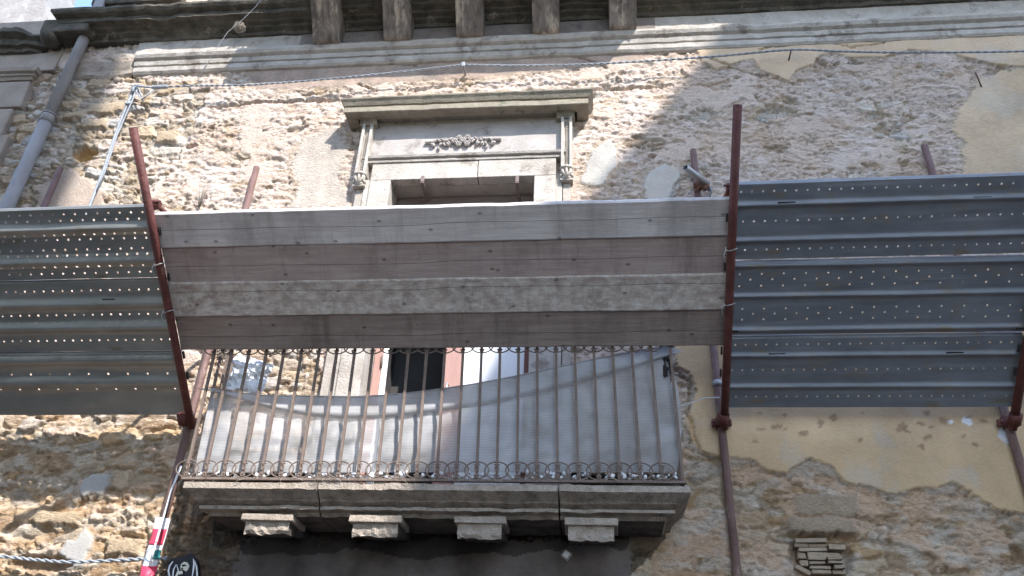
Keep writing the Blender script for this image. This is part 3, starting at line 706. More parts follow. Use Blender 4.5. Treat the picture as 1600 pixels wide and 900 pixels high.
for u in (660, 808):      # iron straps over the lintel edge
    p = at(u, 284, -.08)
    MB().bb(p.x - .014, p.x + .014, -.092, -.078, p.z - .006, p.z + .055, .003).bb(p.x - .014, p.x + .014, -.09, .16, p.z - .018, p.z - .008, .002).build('iron_strap', M_BROWN, S)

# the door itself, set back in its opening
DYF = .16
D = MB().bb(OX0 + .001, OX1 - .001, DYF, DYF + .06, OZ1 - .09, OZ1 - .004, .006).build('balcony_door', M_BROWN, B)
tag(D, 'tall balcony door with faded red frame')
x_m0, x_m1 = at(693, 570, DYF).x, at(722, 570, DYF).x
MB().bb(OX0 + .002, at(597, 560, DYF).x, DYF, DYF + .06, OZ0, OZ1 - .092, .005).build('frame_post', M_PINK, D)
MB().bb(OX1 - .052, OX1 - .002, DYF - .02, DYF + .06, OZ0, OZ1 - .092, .005).build('frame_post', M_DKRED, D)
MB().bb(x_m0, x_m1, DYF - .02, DYF + .05, OZ0, OZ1 - .092, .005).build('mullion', M_PINK, D)
xl2 = at(597, 560, DYF).x
MB().bb(xl2 + .002, xl2 + .045, DYF + .012, DYF + .05, OZ0, OZ1 - .6, .004).build('leaf_edge', M_SHUT, D)
MB().bb(x_m1 + .002, OX1 - .054, DYF + .01, DYF + .04, OZ0, OZ1 - .45, .004).build('door_panel', M_SHUT, D)
mb = MB(); mb.bb(xl2 + .002, x_m0 - .002, DYF + .01, DYF + .05, OZ1 - .18, OZ1 - .094, .004); mb.bb(x_m1 + .002, OX1 - .054, DYF + .01, DYF + .05, OZ1 - .17, OZ1 - .094, .004); mb.build('transom_rail', M_BROWN, D)
MB().bb(x_m1 + .002, OX1 - .054, DYF + .02, DYF + .03, OZ1 - .448, OZ1 - .172).build('glass_pane', M_PANE, D)
MB().bb(xl2 + .002, x_m0 - .002, DYF + .022, DYF + .03, OZ1 - .598, OZ1 - .182).build('glass_pane', M_PANE, D)
for z in (3.35, 4.15): MB().tube([(xl2 + .004, DYF - .006, z - .05), (xl2 + .004, DYF - .006, z + .05)], .009, 8).build('hinge', M_BROWN, D)
MB().tube([(x_m0 + .05, DYF - .02, 3.95), (x_m0 + .05, DYF - .06, 3.95), (x_m0 + .05, DYF - .06, 3.86)], .008, 8).build('handle', M_STEEL, D)
# the dark room behind the open leaf
mb = MB(); mb.bb(OX0 - .04, OX1 + .04, .86, .88, OZ0, OZ1); mb.bb(OX0 - .06, OX0 - .04, .29, .88, OZ0, OZ1); mb.bb(OX1 + .04, OX1 + .06, .29, .88, OZ0, OZ1); mb.bb(OX0, OX1, .29, .88, OZ1 + .02, OZ1 + .04); mb.bb(OX0, OX1, .03, .88, OZ0 - .03, OZ0)
mb.build('room', M_ROOM, D)

# ------------------------------------------------------------------ lower balcony: slab blocks, brackets
RY = -.47                                   # plane of the railing
SY = .50
sx0, sx1 = at(285, 765, -SY).x, at(1079, 765, -SY).x
zs = [zz(700, v, -SY) for v in (756, 766)]
z_t, z_a = zs
z_b, z_c, z_d, z_e = zz(700, 783, -.45), zz(700, 793, -.42), zz(700, 799, -.42), zz(700, 809, -.38)
prof_b = [(0, z_e - .0), (.36, z_e), (.375, z_e + .02), (.40, z_d), (.415, z_d + .004), (.415, z_c), (.405, z_c + .004), (.44, z_b - .005), (.445, z_b + .005), (.485, z_a - .012), (.50, z_a), (.50, z_t), (0, z_t)]
xj = [sx0 + SY, at(493, 780, -SY).x, at(873, 780, -SY).x, sx1 - SY]
SL = None
for k in range(3):
    mb = moulding(prof_b, xj[k] + (.005 if k else 0), xj[k + 1] - (.005 if k < 2 else 0), .018, .011, 71 + k, k == 0, k == 2, .012 if k == 0 else .004, [2, 0, 0, 0, 1, 0, 0, 0, 0, 0, 1, 0])  # per face: sunlit tone on uprights, shaded tone on coves, black shade underneath
    if SL is None:
        SL = mb.build('balcony_slab', [M_SLAB, M_BRK, M_BLACK], B); tag(SL, 'left block of the eroded stone balcony slab')
    else: mb.build('slab_block', [M_SLAB, M_BRK, M_BLACK], SL)
for u0, u1, v1 in ((383, 452, 834), (552, 622, 838), (716, 785, 841), (888, 960, 845)):
    yb_ = -.37
    xa, xb = at(u0, 820, yb_).x, at(u1, 820, yb_).x; zb_ = zz((u0 + u1) / 2, v1, yb_)
    m2 = MB(); n = 10; prof = [(-.36, z_e - .004), (-.375, z_e - .03), (yb_, zb_ + .02), (yb_ + .012, zb_), (-.30, zb_ + .012), (-.12, zb_ + .05), (.03, zb_ + .07), (.03, z_e - .004)]
    rows = []
    for k in range(n + 1):
        x = xa + (xb - xa) * k / n
        rows.append([m2.bm.verts.new((x + rnd.uniform(-.004, .004), y + rnd.uniform(-.008, .008) * (y < -.1), z + rnd.uniform(-.007, .007))) for y, z in prof])
    for a, b in zip(rows, rows[1:]):
        for j in range(len(prof)): m2.bm.faces.new((a[j], b[j], b[(j + 1) % len(prof)], a[(j + 1) % len(prof)])).material_index = 1 if j >= 3 else 0  # front in the sunlit tone, underside painted black for shade
    m2.bm.faces.new(rows[0]).material_index = 1; m2.bm.faces.new(rows[-1][::-1]).material_index = 1
    m2.bb(xa - .022, xb + .022, -.398, -.15, z_e - .034, z_e + .006, .006, .003, 0)
    m2.build('bracket', [M_BRK, M_BLACK], SL)

# ------------------------------------------------------------------ railing of the lower balcony
rz0 = zz(700, 751, RY); rz1 = zz(700, 553, RY) + .118   # rails
rxl, rxr = at(290, 745, RY).x, at(1067, 745, RY).x
LEAN = .022
R_ = MB().bb(rxl - .02, rxr + .02, RY - .012, RY + .012, rz0 - .008, rz0 + .008, .002).build('railing', M_IRON, B, origin=(rxl, RY, rz0))
tag(R_, 'rusty wrought iron balcony railing with scrolled bands')
def topx(x): return x - LEAN
MB().bb(topx(rxl) - .02, topx(rxr) + .02, RY - .015, RY + .015, rz1 - .008, rz1 + .012, .003).build('handrail', M_IRON, R_)
for x in (rxl, rxr):
    MB().bb(x - .01, x + .01, RY + .013, -.02, rz0 - .007, rz0 + .007).build('side_rail', M_IRON, R_); MB().bb(topx(x) - .012, topx(x) + .012, RY + .016, -.02, rz1 - .006, rz1 + .01).build('side_rail', M_IRON, R_)
NB = 26; pitch = (rxr - rxl) / (NB - 1)
roff = wloc(R_)
b0 = MB().tube([(0, 0, 0), (-LEAN, 0, rz1 - rz0)], .0078, 4, sq=True).build('baluster', M_IRON, R_, origin=(0, 0, 0))
def ring(rx, rz, n=26, a0=0, a1=2 * math.pi): return [(rx * math.cos(a0 + (a1 - a0) * k / n), 0, rz * math.sin(a0 + (a1 - a0) * k / n)) for k in range(n + (a1 - a0 < 6.2))]
def scroll_mesh():
    mb = MB()
    mb.tube(ring(pitch * .60, .052, 26), .0044, 5, closed=True)
    for q in (-1, 1):
        curl = [(q * (.012 + .02 * t * math.cos(3 * t)), -.004, .030 + .018 * t * math.sin(3 * t) - .01 * t) for t in np.linspace(.3, 1.5, 9)]
        mb.tube(curl, .0045, 5)
        curl = [(q * (.012 + .02 * t * math.cos(3 * t)), -.004, -.036 + .012 * t * math.sin(3 * t)) for t in np.linspace(.3, 1.4, 8)]
        mb.tube(curl, .0045, 5)
    return mb
s0 = scroll_mesh().build('scroll', M_IRON, R_, origin=(0, 0, 0))
first = True
for k in range(NB):
    x = rxl + pitch * k
    o = b0 if first else b0.copy()
    if not first: col.objects.link(o)
    o.parent = R_; o.location = Vector((x, RY, rz0)) - roff
    for dz, dx in ((.062, 0), (rz1 - rz0 - .062, -LEAN * .92)):
        if k == NB - 1: continue
        s = s0 if (first and dx == 0) else s0.copy()
        if s is not s0: col.objects.link(s)
        s.parent = R_; s.location = Vector((x + dx + rnd.uniform(-.003, .003), RY - .004, rz0 + dz)) - roff
    first = False
for x in (rxl, rxr):
    for k in range(1, 5):
        o = b0.copy(); col.objects.link(o); o.parent = R_; o.location = Vector((x, RY + k * .093, rz0)) - roff

# ------------------------------------------------------------------ shade net hung inside the railing
def curve_px(pts, u): return float(np.interp(u, [p[0] for p in pts], [p[1] for p in pts]))
NY = RY + .055
top = [(300, 604), (330, 607), (370, 613), (410, 618), (480, 619), (560, 620), (620, 616), (680, 609), (740, 600), (800, 589), (860, 576), (920, 563), (980, 551), (1040, 541), (1070, 538)]
low = [(300, 606), (340, 614), (380, 626), (430, 641), (480, 650), (530, 654), (590, 654), (650, 648), (700, 641), (760, 633), (820, 618), (880, 604), (940, 588), (990, 574), (1045, 556), (1070, 550)]
def net_sheet(tp, bt, y0, nu=120, nv=26, seed=0, amp=.012, name='net'):
    vs_, fs = [], []
    for i in range(nu + 1):
        for j in range(nv + 1):
            u = i / nu; v = j / nv
            ut = 331 + (1041 - 331) * u; ub_ = 303 + (1058 - 303) * u
            bul = 14 * math.sin(v * math.pi) * max(0, u - .9) * 10
            uu = ut + (ub_ - ut) * v * 1.0 + bul; vt = curve_px(tp, ut); vb = curve_px(bt, ub_) if bt else 738
            vv = vt + (vb - vt) * v
            wob = amp * (float(fbm(np.array([u * 9.]), np.array([v * 2. + seed]), 301 + seed, 3)[0]) * 1.6) * (.3 + v)
            yy = y0 - (0 if bt else .030 * (sstep(.22, .5, v))) + wob + (.010 * float(2.0 * fbm(np.array([u * 14. + v * 5]), np.array([v * 3. - u * 4]), 331 + seed, 4)[0]) * (1 + v)) + .018 * math.sin(u * 26 * math.pi * .96) ** 2 * .4
            if bt: yy = y0 - (.034 * v if v < .8 else .027 - (v - .8) * .10)
            yy = max(yy, RY + .014)
            p = at(uu, vv, yy); vs_.append(p[:])
    for i in range(nu):
        for j in range(nv):
            a = i * (nv + 1) + j; fs.append((a, a + nv + 1, a + nv + 2, a + 1))
    me = bpy.data.meshes.new(name); me.from_pydata(vs_, [], fs); me.update()
    me.polygons.foreach_set('use_smooth', np.ones(len(fs), bool)); return me
NET = link_mesh('shade_net', net_sheet(top, None, NY + .025, seed=0), M_NET, None, at(700, 740, NY))
tag(NET, 'pale grey shade net sagging inside the balcony railing', 'net')
NF = link_mesh('folded_edge', net_sheet(top, low, NY + .014, nv=10, seed=3, amp=.006), M_NET, NET)
mb = MB()                                   # hem: the doubled, rolled seam along the fold
mb.tube([at(331 + 710 * k / 60, curve_px(top, 331 + 710 * k / 60), NY + .012) for k in range(61)], .005, 5)
mb.build('hem', M_NET, NET)
# ties of the net to the bars, litter on the balcony edge
mb = MB()
for k in range(150):
    u = rnd.uniform(292, 1062); p = at(u, rnd.uniform(738, 748), RY + rnd.uniform(.0, .05)); s = rnd.uniform(.008, .022)
    mb.ball(p, (s, s * .6, s * .55), Matrix.Rotation(rnd.uniform(0, 3), 3, 'Y'), seg=5)
o = mb.build('litter', M_PLASTIC, None, at(700, 745, RY)); tag(o, 'scraps of pale litter caught along the foot of the railing', 'litter', kind='stuff')
mb = MB()
for k in range(60):
    u = rnd.uniform(380, 1050); p = at(u, 752, -SY); d = Vector((rnd.uniform(-.07, .07), -.004, rnd.uniform(-.035, .02))); q = p + Vector((0, -.008, .012))
    mb.tube([q, q + d * .5 + Vector((0, -.008, .005)), q + d], .0022, 4)
o = mb.build('dry_grass', M_TWIG, None, at(700, 752, -SY)); tag(o, 'dry grass stalks lying along the balcony slab edge', 'grass', kind='stuff')
# crumpled white sheet behind the left end of the railing
def crumple(name, pts_px, y, amp, m, nu=14, nv=14, thick=.004):
    vs_, fs = [], []
    A, Bq, Cq, Dq = [Vector(at(u, v, y)) for u, v in pts_px]
    for i in range(nu + 1):
        for j in range(nv + 1):
            s, tt = i / nu, j / nv
            p = (A * (1 - s) + Bq * s) * (1 - tt) + (Dq * (1 - s) + Cq * s) * tt
            n = float(fbm(np.array([s * 3.]), np.array([tt * 3.]), 401 + int(pts_px[0][0]), 3)[0]); n2 = float(fbm(np.array([s * 3. + 9]), np.array([tt * 3.]), 407, 3)[0])
            vs_.append((p.x + n2 * amp * .5, p.y + n * amp, p.z + n * amp * .4))
    for i in range(nu):
        for j in range(nv):
            a = i * (nv + 1) + j; fs.append((a, a + nv + 1, a + nv + 2, a + 1))
    me = bpy.data.meshes.new(name); me.from_pydata(vs_, [], fs); me.update()
    o = link_mesh(name, me, m, None, at(pts_px[2][0], pts_px[2][1], y)); md = o.modifiers.new('thickness', 'SOLIDIFY'); md.thickness = thick; return o
o = crumple('plastic_sheet', [(372, 552), (425, 570), (408, 618), (350, 606)], RY + .12, .09, M_PLASTIC); tag(o, 'crumpled white plastic sheet behind the left end of the railing', 'plastic sheet')
o = crumple('dark_rag', [(1030, 540), (1050, 540), (1050, 585), (1040, 590)], RY + .09, .06, M_DARKCLOTH); tag(o, 'dark rag bunched in the right corner of the balcony railing', 'rag')
mb = MB()
for k in range(40):
    p = at(rnd.uniform(335, 362), rnd.uniform(540, 562), RY + rnd.uniform(.03, .12)); d = Vector((rnd.uniform(-.05, .05), rnd.uniform(-.03, .03), rnd.uniform(-.05, .05)))
    mb.tube([p, p + d], .003, 4)
o = mb.build('twig_nest', M_TWIG, None, at(350, 562, RY + .08)); tag(o, 'tangle of dry twigs at the top left of the railing', 'twigs')

# ------------------------------------------------------------------ scaffold poles, inclined posts
PY = -.065; TR = .0255
GA = math.radians(50.2); GD = Vector((0, -math.sin(GA), math.cos(GA))); GN = Vector((0, -math.cos(GA), -math.sin(GA)))   # up the guard, out of the guard (to the street)
FY = -.125
def guard_pt(u, v, out=0.0):
    F0 = np.array(at(301, 655, FY)) + np.array(GN) * out
    d = ROT @ np.array([u - CX, v - CY, F_PX]); n = np.array(GN)
    return Vector(CAM + d * (((F0 - CAM) @ n) / (d @ n)))
def sval(p, x=None):
    F0 = at(301, 655, FY); return (p - F0).dot(GD)
S0 = at(301, 655, FY)
def GP(x, s, out=0.0): return Vector((x, S0.y, S0.z)) + GD * s + GN * out

PO = .030
def coupler_mesh(mb, p, q):
    mb.tube([p + Vector((0, 0, -.035)), p + Vector((0, 0, .035))], .037, 10)
    mb.tube([q - GD * .035, q + GD * .035], .037, 10)
    mb.tube([p, q], .022, 8)
    for s in (-1, 1):
        mb.box(p + Vector((s * .045, -.004, 0)), (.035, .03, .045), None, .005)
        mb.tube([p + Vector((s * .05, -.045, 0)), p + Vector((s * .05, .03, 0))], .008, 6)
    mb.tube([p + Vector((0, -.052, -.01)), p + Vector((0, -.03, -.01))], .010, 6)

pole_defs = [
    ((400, 262), (300, 650), 'pole rising behind the planks beside the left red post', True),
    ((1080, 235), (1130, 652), 'pole right of the door with a grey stub tube clamped on', True),
    ((1437, 228), (1580, 648), 'pole whose top shows above the right steel sheets', True),
    ((95, 262), None, 'pole beside the rain pipe, topping the left steel sheets', True)]
for (ut, vt), ft, lab, cp in pole_defs:
    T = at(ut, vt, PY); x = T.x
    if ft: x = (T.x + at(ft[0], ft[1], PY).x) / 2
    o = empty('scaffold_pole', (x, PY, 0), 'faded brown scaffold ' + lab, 'scaffold pole', 'upright scaffold poles against the wall')
    MB().tube([(x, PY, 0), (x, PY, 3.62), (x, PY, T.z)], TR, 14, hollow=True).build('tube', M_RUST2, o)
    zf = S0.z
    mb = MB(); coupler_mesh(mb, Vector((x, PY, zf)), GP(x, .02, PO)); mb.build('coupler', M_RUST, o)
    for zc_ in ((3.86,) if ut == 1080 else ()):
        MB().tube([(x, PY, zc_ - .02), (x, PY, zc_ + .02)], .032, 12).build('clip_ring', M_STEEL, o)

post_defs = [((301, 655), (215, 200), 'left red post leaning outward between the left steel sheets and the planks'),
             ((1130, 650), (1153, 160), 'red post leaning outward between the planks and the right steel sheets'),
             ((1577, 645), (1612, 200), 'red post leaning out from the wall at the right edge of the picture'),]
posts = []
for (fu, fv), tp, lab in post_defs:
    x = at(fu, fv, FY).x
    s_top = 1.965
    o = empty('guard_post', GP(x, 0)[:], lab, 'scaffold post', 'leaning posts of the debris guard')
    MB().tube([GP(x, -.05, PO), GP(x, .6, PO), GP(x, 1.2, PO), GP(x, s_top, PO)], TR, 14, hollow=True).build('tube', M_RUST, o)
    for s in (.80, 1.12):
        c = GP(x, s + rnd.uniform(-.03, .03), PO); pts = []
        for k in range(16):
            a = 2 * math.pi * k / 16; pts.append(c + Vector((1, 0, 0)) * math.cos(a) * .034 + GN * math.sin(a) * .031 + GD * (.006 * math.sin(2 * a)))
        mb = MB(); mb.tube(pts, .0026, 5, closed=True); e = c + Vector((-.034, 0, 0)) + GN * .01
        mb.tube([e, e + Vector((-.012, 0, 0)) - GD * .03 + GN * .01, e + Vector((-.004, 0, 0)) - GD * .075 + GN * .012], .0024, 5)
        mb.build('wire_tie', M_WIRE, o)
    sg = 1 if lab.startswith('left') else -1
    for s in (.33, .48, 1.02, 1.32):
        MB().box(GP(x + sg * .031, s, .012), (.010, .02, .05), Matrix.Rotation(GA, 3, 'X'), .002).build('hook', M_DARKCLOTH, o)
    posts.append((x, o))
PXL, PXR, PXF = [p[0] for p in posts]
# another post stands left of the picture and carries the left sheets
o = empty('guard_post', GP(-4.44, 0)[:], 'red post leaning out from the wall beyond the left edge of the picture', 'scaffold post', 'leaning posts of the debris guard')
MB().tube([GP(-4.44, -.05, PO), GP(-4.44, 1.93, PO)], TR, 14, hollow=True).build('tube', M_RUST, o)
# ties from the posts back to the poles
def tie(name, a, b, lab, m):
    o = empty(name, a[:], lab, 'scaffold tube'); MB().tube([a, b], .016, 10).build('tube', m, o)
    d = (b - a).normalized(); MB().tube([a - Vector((0.05, 0, 0)), a + Vector((.05, 0, 0))], .008, 6).build('bolt', M_RUST, o)
    MB().box(a + d * .03, (.05, .05, .05), None, .008).build('lug', M_RUST, o)
a = GP(PXL, 1.50, -.03); tie('tie_tube', a, Vector((PXL + .25, PY - .02, a.z + .02)), 'thin red tie tube running back from the left red post', M_RUST)
a = GP(PXR, 1.50, -.03); tie('tie_tube', a, Vector((PXR - .28, PY - .02, a.z - .0)), 'thin rusty tie tube running back from the tallest red post', mat('orange_rust_tube', (.20, .07, .045), (.28, .11, .07), 14, .7, .2, 80))
# grey stub clamped to the pole right of the door
xs = at(1088, 285, PY).x
o = empty('tube_stub', at(1095, 285, PY - .07)[:], 'short hollow grey tube clamped across the pole right of the door', 'scaffold tube')
pa = at(1106, 287, PY - .055); pb = at(1071, 262, PY - .26)
MB().tube([pa, pb], .024, 14, hollow=True).build('tube', M_STEEL, o)
mb = MB(); mb.box(at(1094, 287, PY - .04), (.07, .06, .09), Matrix.Rotation(.6, 3, 'Y'), .012); mb.box(at(1100, 290, PY - .06), (.08, .035, .05), Matrix.Rotation(.9, 3, 'Y'), .008); mb.tube([at(1086, 300, PY - .05), at(1104, 281, PY - .05)], .011, 8)
mb.build('clamp', mat('rusty_clamp', (.08, .035, .025), (.16, .08, .055), 20, .8, .3, 90), o)
mb = MB(); mb.tube([at(1108, 292, PY - .03), at(1112, 300, -.05), at(1107, 312, -.04)], .008, 6); mb.ball(at(1109, 296, -.05), (.02, .012, .02)); mb.build('wire_twist', M_CABLE, o)

# ------------------------------------------------------------------ wooden planks
plank_mats = [plank_material('silver_grey_plank', (.50, .455, .445), (.70, .655, .645), None, .6, .0, 1), plank_material('brown_grey_plank', (.34, .265, .245), (.48, .395, .37), None, .6, .012, 2),
              plank_material('mottled_plank', (.36, .29, .26), (.52, .44, .40), (.72, .69, .645), .46, -.05, 3), plank_material('dark_damp_plank', (.23, .18, .16), (.36, .295, .265), (.42, .385, .355), .60, .03, 4)]
labs = ['top plank of the four, pale grey weathered board with a long crack', 'second plank from the top, brownish board with dark knot holes', 'third plank from the top, mottled with splashes of mortar', 'lowest plank of the four, dark board right above the balcony railing']
px_s = lambda u, v: sval(guard_pt(u, v))
s_edges = [(px_s(700, 378), px_s(700, 321)), (px_s(700, 437), px_s(700, 377)), (px_s(700, 490), px_s(700, 435)), (px_s(700, 545), px_s(700, 488.5))]
outs = [.000, -.012, -.004, -.014]
RX = Matrix.Rotation(0, 3, 'X')
for k in range(4):
    s0_, s1_ = s_edges[k]; 
    nx, nsd = 110, 9; xL, xR = PXL + .004, PXR - .006
    bm = bmesh.new(); F = []; Bk = []
    th = .034
    for side, dst in ((0, F), (1, Bk)):
        for i in range(nx + 1):
            x = xL + (xR - xL) * i / nx; row = []
            for j in range(nsd + 1):
                tt = (0, .03, .16, .3, .44, .58, .72, .86, .955, 1.0)[j]
                e0 = .004 * float(fbm(np.array([x * 2.2]), np.array([k * 7.1]), 501, 4)[0]); e1 = .007 * float(fbm(np.array([x * 2.6]), np.array([k * 5.3 + 2]), 503, 4, .6)[0])
                s = s0_ + e0 + (s1_ + e1 - s0_ - e0) * tt
                cup = -.005 * (1 - (2 * tt - 1) ** 2) + .006 * float(perlin(np.array([x * .8]), np.array([k * 3.3]), 507)[0])
                edge_r = -.004 if j == 0 else ((-.013 if k == 0 else -.007) if j == nsd else 0)
                p = GP(x, s, outs[k] + (cup + edge_r if side == 0 else -th))
                row.append(bm.verts.new(p))
            dst.append(row)
    for i in range(nx):
        for j in range(nsd):
            bm.faces.new((F[i][j], F[i + 1][j], F[i + 1][j + 1], F[i][j + 1])); bm.faces.new((Bk[i][j], Bk[i][j + 1], Bk[i + 1][j + 1], Bk[i + 1][j]))
        bm.faces.new((F[i][nsd], F[i + 1][nsd], Bk[i + 1][nsd], Bk[i][nsd])); bm.faces.new((F[i][0], Bk[i][0], Bk[i + 1][0], F[i + 1][0]))
    for i in (0, nx):
        for j in range(nsd): bm.faces.new((F[i][j], F[i][j + 1], Bk[i][j + 1], Bk[i][j]))
    bmesh.ops.recalc_face_normals(bm, faces=bm.faces)
    me = bpy.data.meshes.new('wooden_plank'); bm.to_mesh(me); bm.free()
    org = GP((xL + xR) / 2, (s0_ + s1_) / 2, outs[k]); 
    o = link_mesh('wooden_plank', me, plank_mats[k], None, org)
    # turn the local frame so that z runs up the board (the grain follows x)
    Rm = Matrix.Rotation(GA, 4, 'X'); me.transform(Rm.inverted()); o.rotation_euler = (GA, 0, 0)
    tag(o, labs[k], 'plank', 'planks across the gap in the guard')

# ------------------------------------------------------------------ perforated steel sheets
def deck(name, x0, x1, prof, rows, m, lab, slots=(), s_off=0.0, tilt=0.0):
    """prof: (s, out) polyline up the sheet; rows: (s, pitch, phase, radius) of punched holes"""
    bm = bmesh.new()
    S_ = [p[0] for p in prof]; O_ = [p[1] for p in prof]
    fo = lambda s: float(np.interp(s, S_, O_)); hh_ = .0116
    def dent(x, s): return .006 * min([1.0] + [max(0.0, min(1.0, (abs(s - q[0]) - hh_) / .02)) for q in rows]) * float(perlin(np.array([x * 2.3 + S_[0] * 9]), np.array([s * 7.]), 601)[0])
    hh = .0115
    ss = set(S_)
    for r in rows:
        ss = {s for s in ss if not (r[0] - hh + 1e-6 < s < r[0] + hh - 1e-6)}; ss |= {r[0] - hh, r[0] + hh}
    ss = sorted(ss)
    def V(x, s): 
        return bm.verts.new(GP(x, s + s_off + tilt * (x - x0), fo(s) + dent(x, s)))
    for a, b in zip(ss, ss[1:]):
        row = next((r for r in rows if abs(r[0] - (a + b) / 2) < hh * .5), None)
        if row is None:
            n = 16
            for i in range(n):
                xa, xb = x0 + (x1 - x0) * i / n, x0 + (x1 - x0) * (i + 1) / n
                bm.faces.new((V(xa, a), V(xb, a), V(xb, b), V(xa, b)))
        else:
            _, pitch_, ph, rad = row[:4]; x = x0; oa, ob = fo(a), fo(b)
            xs_ = []
            xc = x0 + .03 + ph * pitch_
            skip = row[4] if len(row) > 4 else 0
            k = 0
            while xc < x1 - .02:
                if not (skip and k % skip == skip - 1): xs_.append(xc)
                xc += pitch_; k += 1
            cw = .0115
            def VS(xx, tt): return bm.verts.new(GP(xx, a + (b - a) * tt + s_off + tilt * (xx - x0), oa + (ob - oa) * tt + dent(xx, a + (b - a) * tt)))
            for xc in xs_:
                if xc - cw > x: bm.faces.new((VS(x, 0), VS(xc - cw, 0), VS(xc - cw, 1), VS(x, 1)))
                outer = [(xc + cw, .5), (xc + cw, 1), (xc, 1), (xc - cw, 1), (xc - cw, .5), (xc - cw, 0), (xc, 0), (xc + cw, 0)]
                rr = rad * (1 + rnd.uniform(-.12, .12))
                inner = [(xc + rr * math.cos(j * math.pi / 4), .5 + rr / (2 * hh) * math.sin(j * math.pi / 4)) for j in range(8)]
                for j in range(8):
                    j2 = (j + 1) % 8; bm.faces.new((VS(*outer[j]), VS(*outer[j2]), VS(*inner[j2]), VS(*inner[j])))
                x = xc + cw
            bm.faces.new((VS(x, 0), VS(x1, 0), VS(x1, 1), VS(x, 1)))
    bmesh.ops.remove_doubles(bm, verts=bm.verts, dist=.0004)
    bmesh.ops.recalc_face_normals(bm, faces=bm.faces)
    me = bpy.data.meshes.new(name); bm.to_mesh(me); bm.free()
    o = link_mesh(name, me, m, None, GP((x0 + x1) / 2, S_[0] + s_off))
    tag(o, lab, 'steel sheet', 'perforated steel sheets of the guard')
    if slots:
        for (xs, sv, w) in slots: MB().box(GP(xs, sv + s_off, fo(sv) + .002), (w, .003, .012), Matrix.Rotation(GA, 3, 'X'), .001).build('slot', M_DARKCLOTH, o)
    return o
def ribs(s0, s1, ridges, amp, w, base=0.0, lip=.022):
    """flat sheet with rounded ridges standing out to the street; folded lips at both long edges"""
    base = base - amp * .8
    pts = [(s0 + .0004, base - .03), (s0 + .0002, base - .006), (s0 + .004, base)]
    n = 90
    for i in range(1, n):
        s = s0 + .006 + (s1 - s0 - .012) * i / n; o_ = base
        for r in ridges: o_ += amp * math.exp(-((s - r) / w) ** 2)
        pts.append((s, o_))
    pts += [(s1 - .012, base), (s1 - .0006, base - .013), (s1 - .0004, base - lip - .008)]
    return pts
xa, xb = -4.55, PXL - .004
# left: three sheets with broad rounded corrugations
def px_s(u, v): return sval(guard_pt(u, v))
hl = .0072
sL = [px_s(120, v) for v in (652, 553, 440, 326)]
r = [px_s(120, v) for v in (600, 566, 632)]
deck('steel_sheet', xa, xb, ribs(sL[0], sL[1] - .004, [r[0] - .0, sL[1] - .055], .030, .042), [(px_s(120, 587), .14, .0, hl), (px_s(120, 610), .14, .25, hl), (px_s(120, 588) + .0235, .14, .5, hl)][:2] , M_GALV, 'lowest left steel sheet, nearly plain with two thin rows of holes', tilt=.002)
deck('steel_sheet', xa, xb, ribs(sL[1] + .003, sL[2] - .004, [px_s(120, 478), px_s(120, 514)], .032, .032), [(px_s(120, 457), .066, .2, hl), (px_s(120, 495), .064, .4, hl), (px_s(120, 535), .062, .1, hl)], M_GALV, 'middle left steel sheet, two rounded ribs and three rows of holes', [(xb - .42, px_s(120, 470), .09)], tilt=.003)
deck('steel_sheet', xa, xb, ribs(sL[2] + .003, sL[3], [px_s(120, 360), px_s(120, 411)], .032, .028), [(px_s(120, 337), .075, .0, hl), (px_s(120, 347), .075, .6, hl), (px_s(120, 369), .068, .3, hl), (px_s(120, 377), .075, .9, hl), (px_s(120, 393), .075, .4, hl), (px_s(120, 401.5), .068, .1, hl), (px_s(120, 419), .075, .2, hl), (px_s(120, 430), .075, .7, hl)], M_GALV, 'top left steel sheet, crowded with zigzag rows of bright holes', tilt=.004)
# right: three sheets with narrow raised ridges
ya, yb2 = PXR + .006, PXF - .004
hl = .0058
ur = 1300
sR = [px_s(ur, v) for v in (639, 525, 406, 282)]
deck('steel_sheet', ya, yb2, ribs(sR[0], sR[1] - .006, [px_s(ur, 556), px_s(ur, 605)], .017, .0155), [(px_s(ur, 539), .062, .3, hl), (px_s(ur, 579), .062, .1, hl), (px_s(ur, 621), .062, .6, hl)], M_GALV2, 'lowest right steel sheet, blue grey with three even rows of holes', [(ya + .30, px_s(ur, 553), .10), (yb2 - .38, px_s(ur, 553), .10)], tilt=.002)
deck('steel_sheet', ya, yb2 + .04, ribs(sR[1] + .006, sR[2] - .006, [px_s(ur, 462), px_s(ur, 515), sR[2] - .03], .016, .0155), [(px_s(ur, 427), .128, .2, hl), (px_s(ur, 436), .128, .7, hl), (px_s(ur, 446), .128, .2, hl), (px_s(ur, 482), .128, .4, hl), (px_s(ur, 490), .128, .9, hl), (px_s(ur, 499), .128, .4, hl)], M_GALV2, 'middle right steel sheet, blue grey with staggered dots in two bands', [(ya + .03, px_s(ur, 516), .06), (yb2 - .03, px_s(ur, 516), .06)], tilt=.002)
deck('steel_sheet', ya, yb2 + .09, ribs(sR[2] + .006, sR[3], [px_s(ur, 318), px_s(ur, 374)], .017, .0155), [(px_s(ur, 297), .062, .2, hl), (px_s(ur, 344), .062, .5, hl), (px_s(ur, 389), .062, .8, hl)], M_GALV2, 'top right steel sheet, blue grey with a bright upper lip', [(ya + .3, px_s(ur, 315), .10), (yb2 - .35, px_s(ur, 315), .10)], tilt=.005)
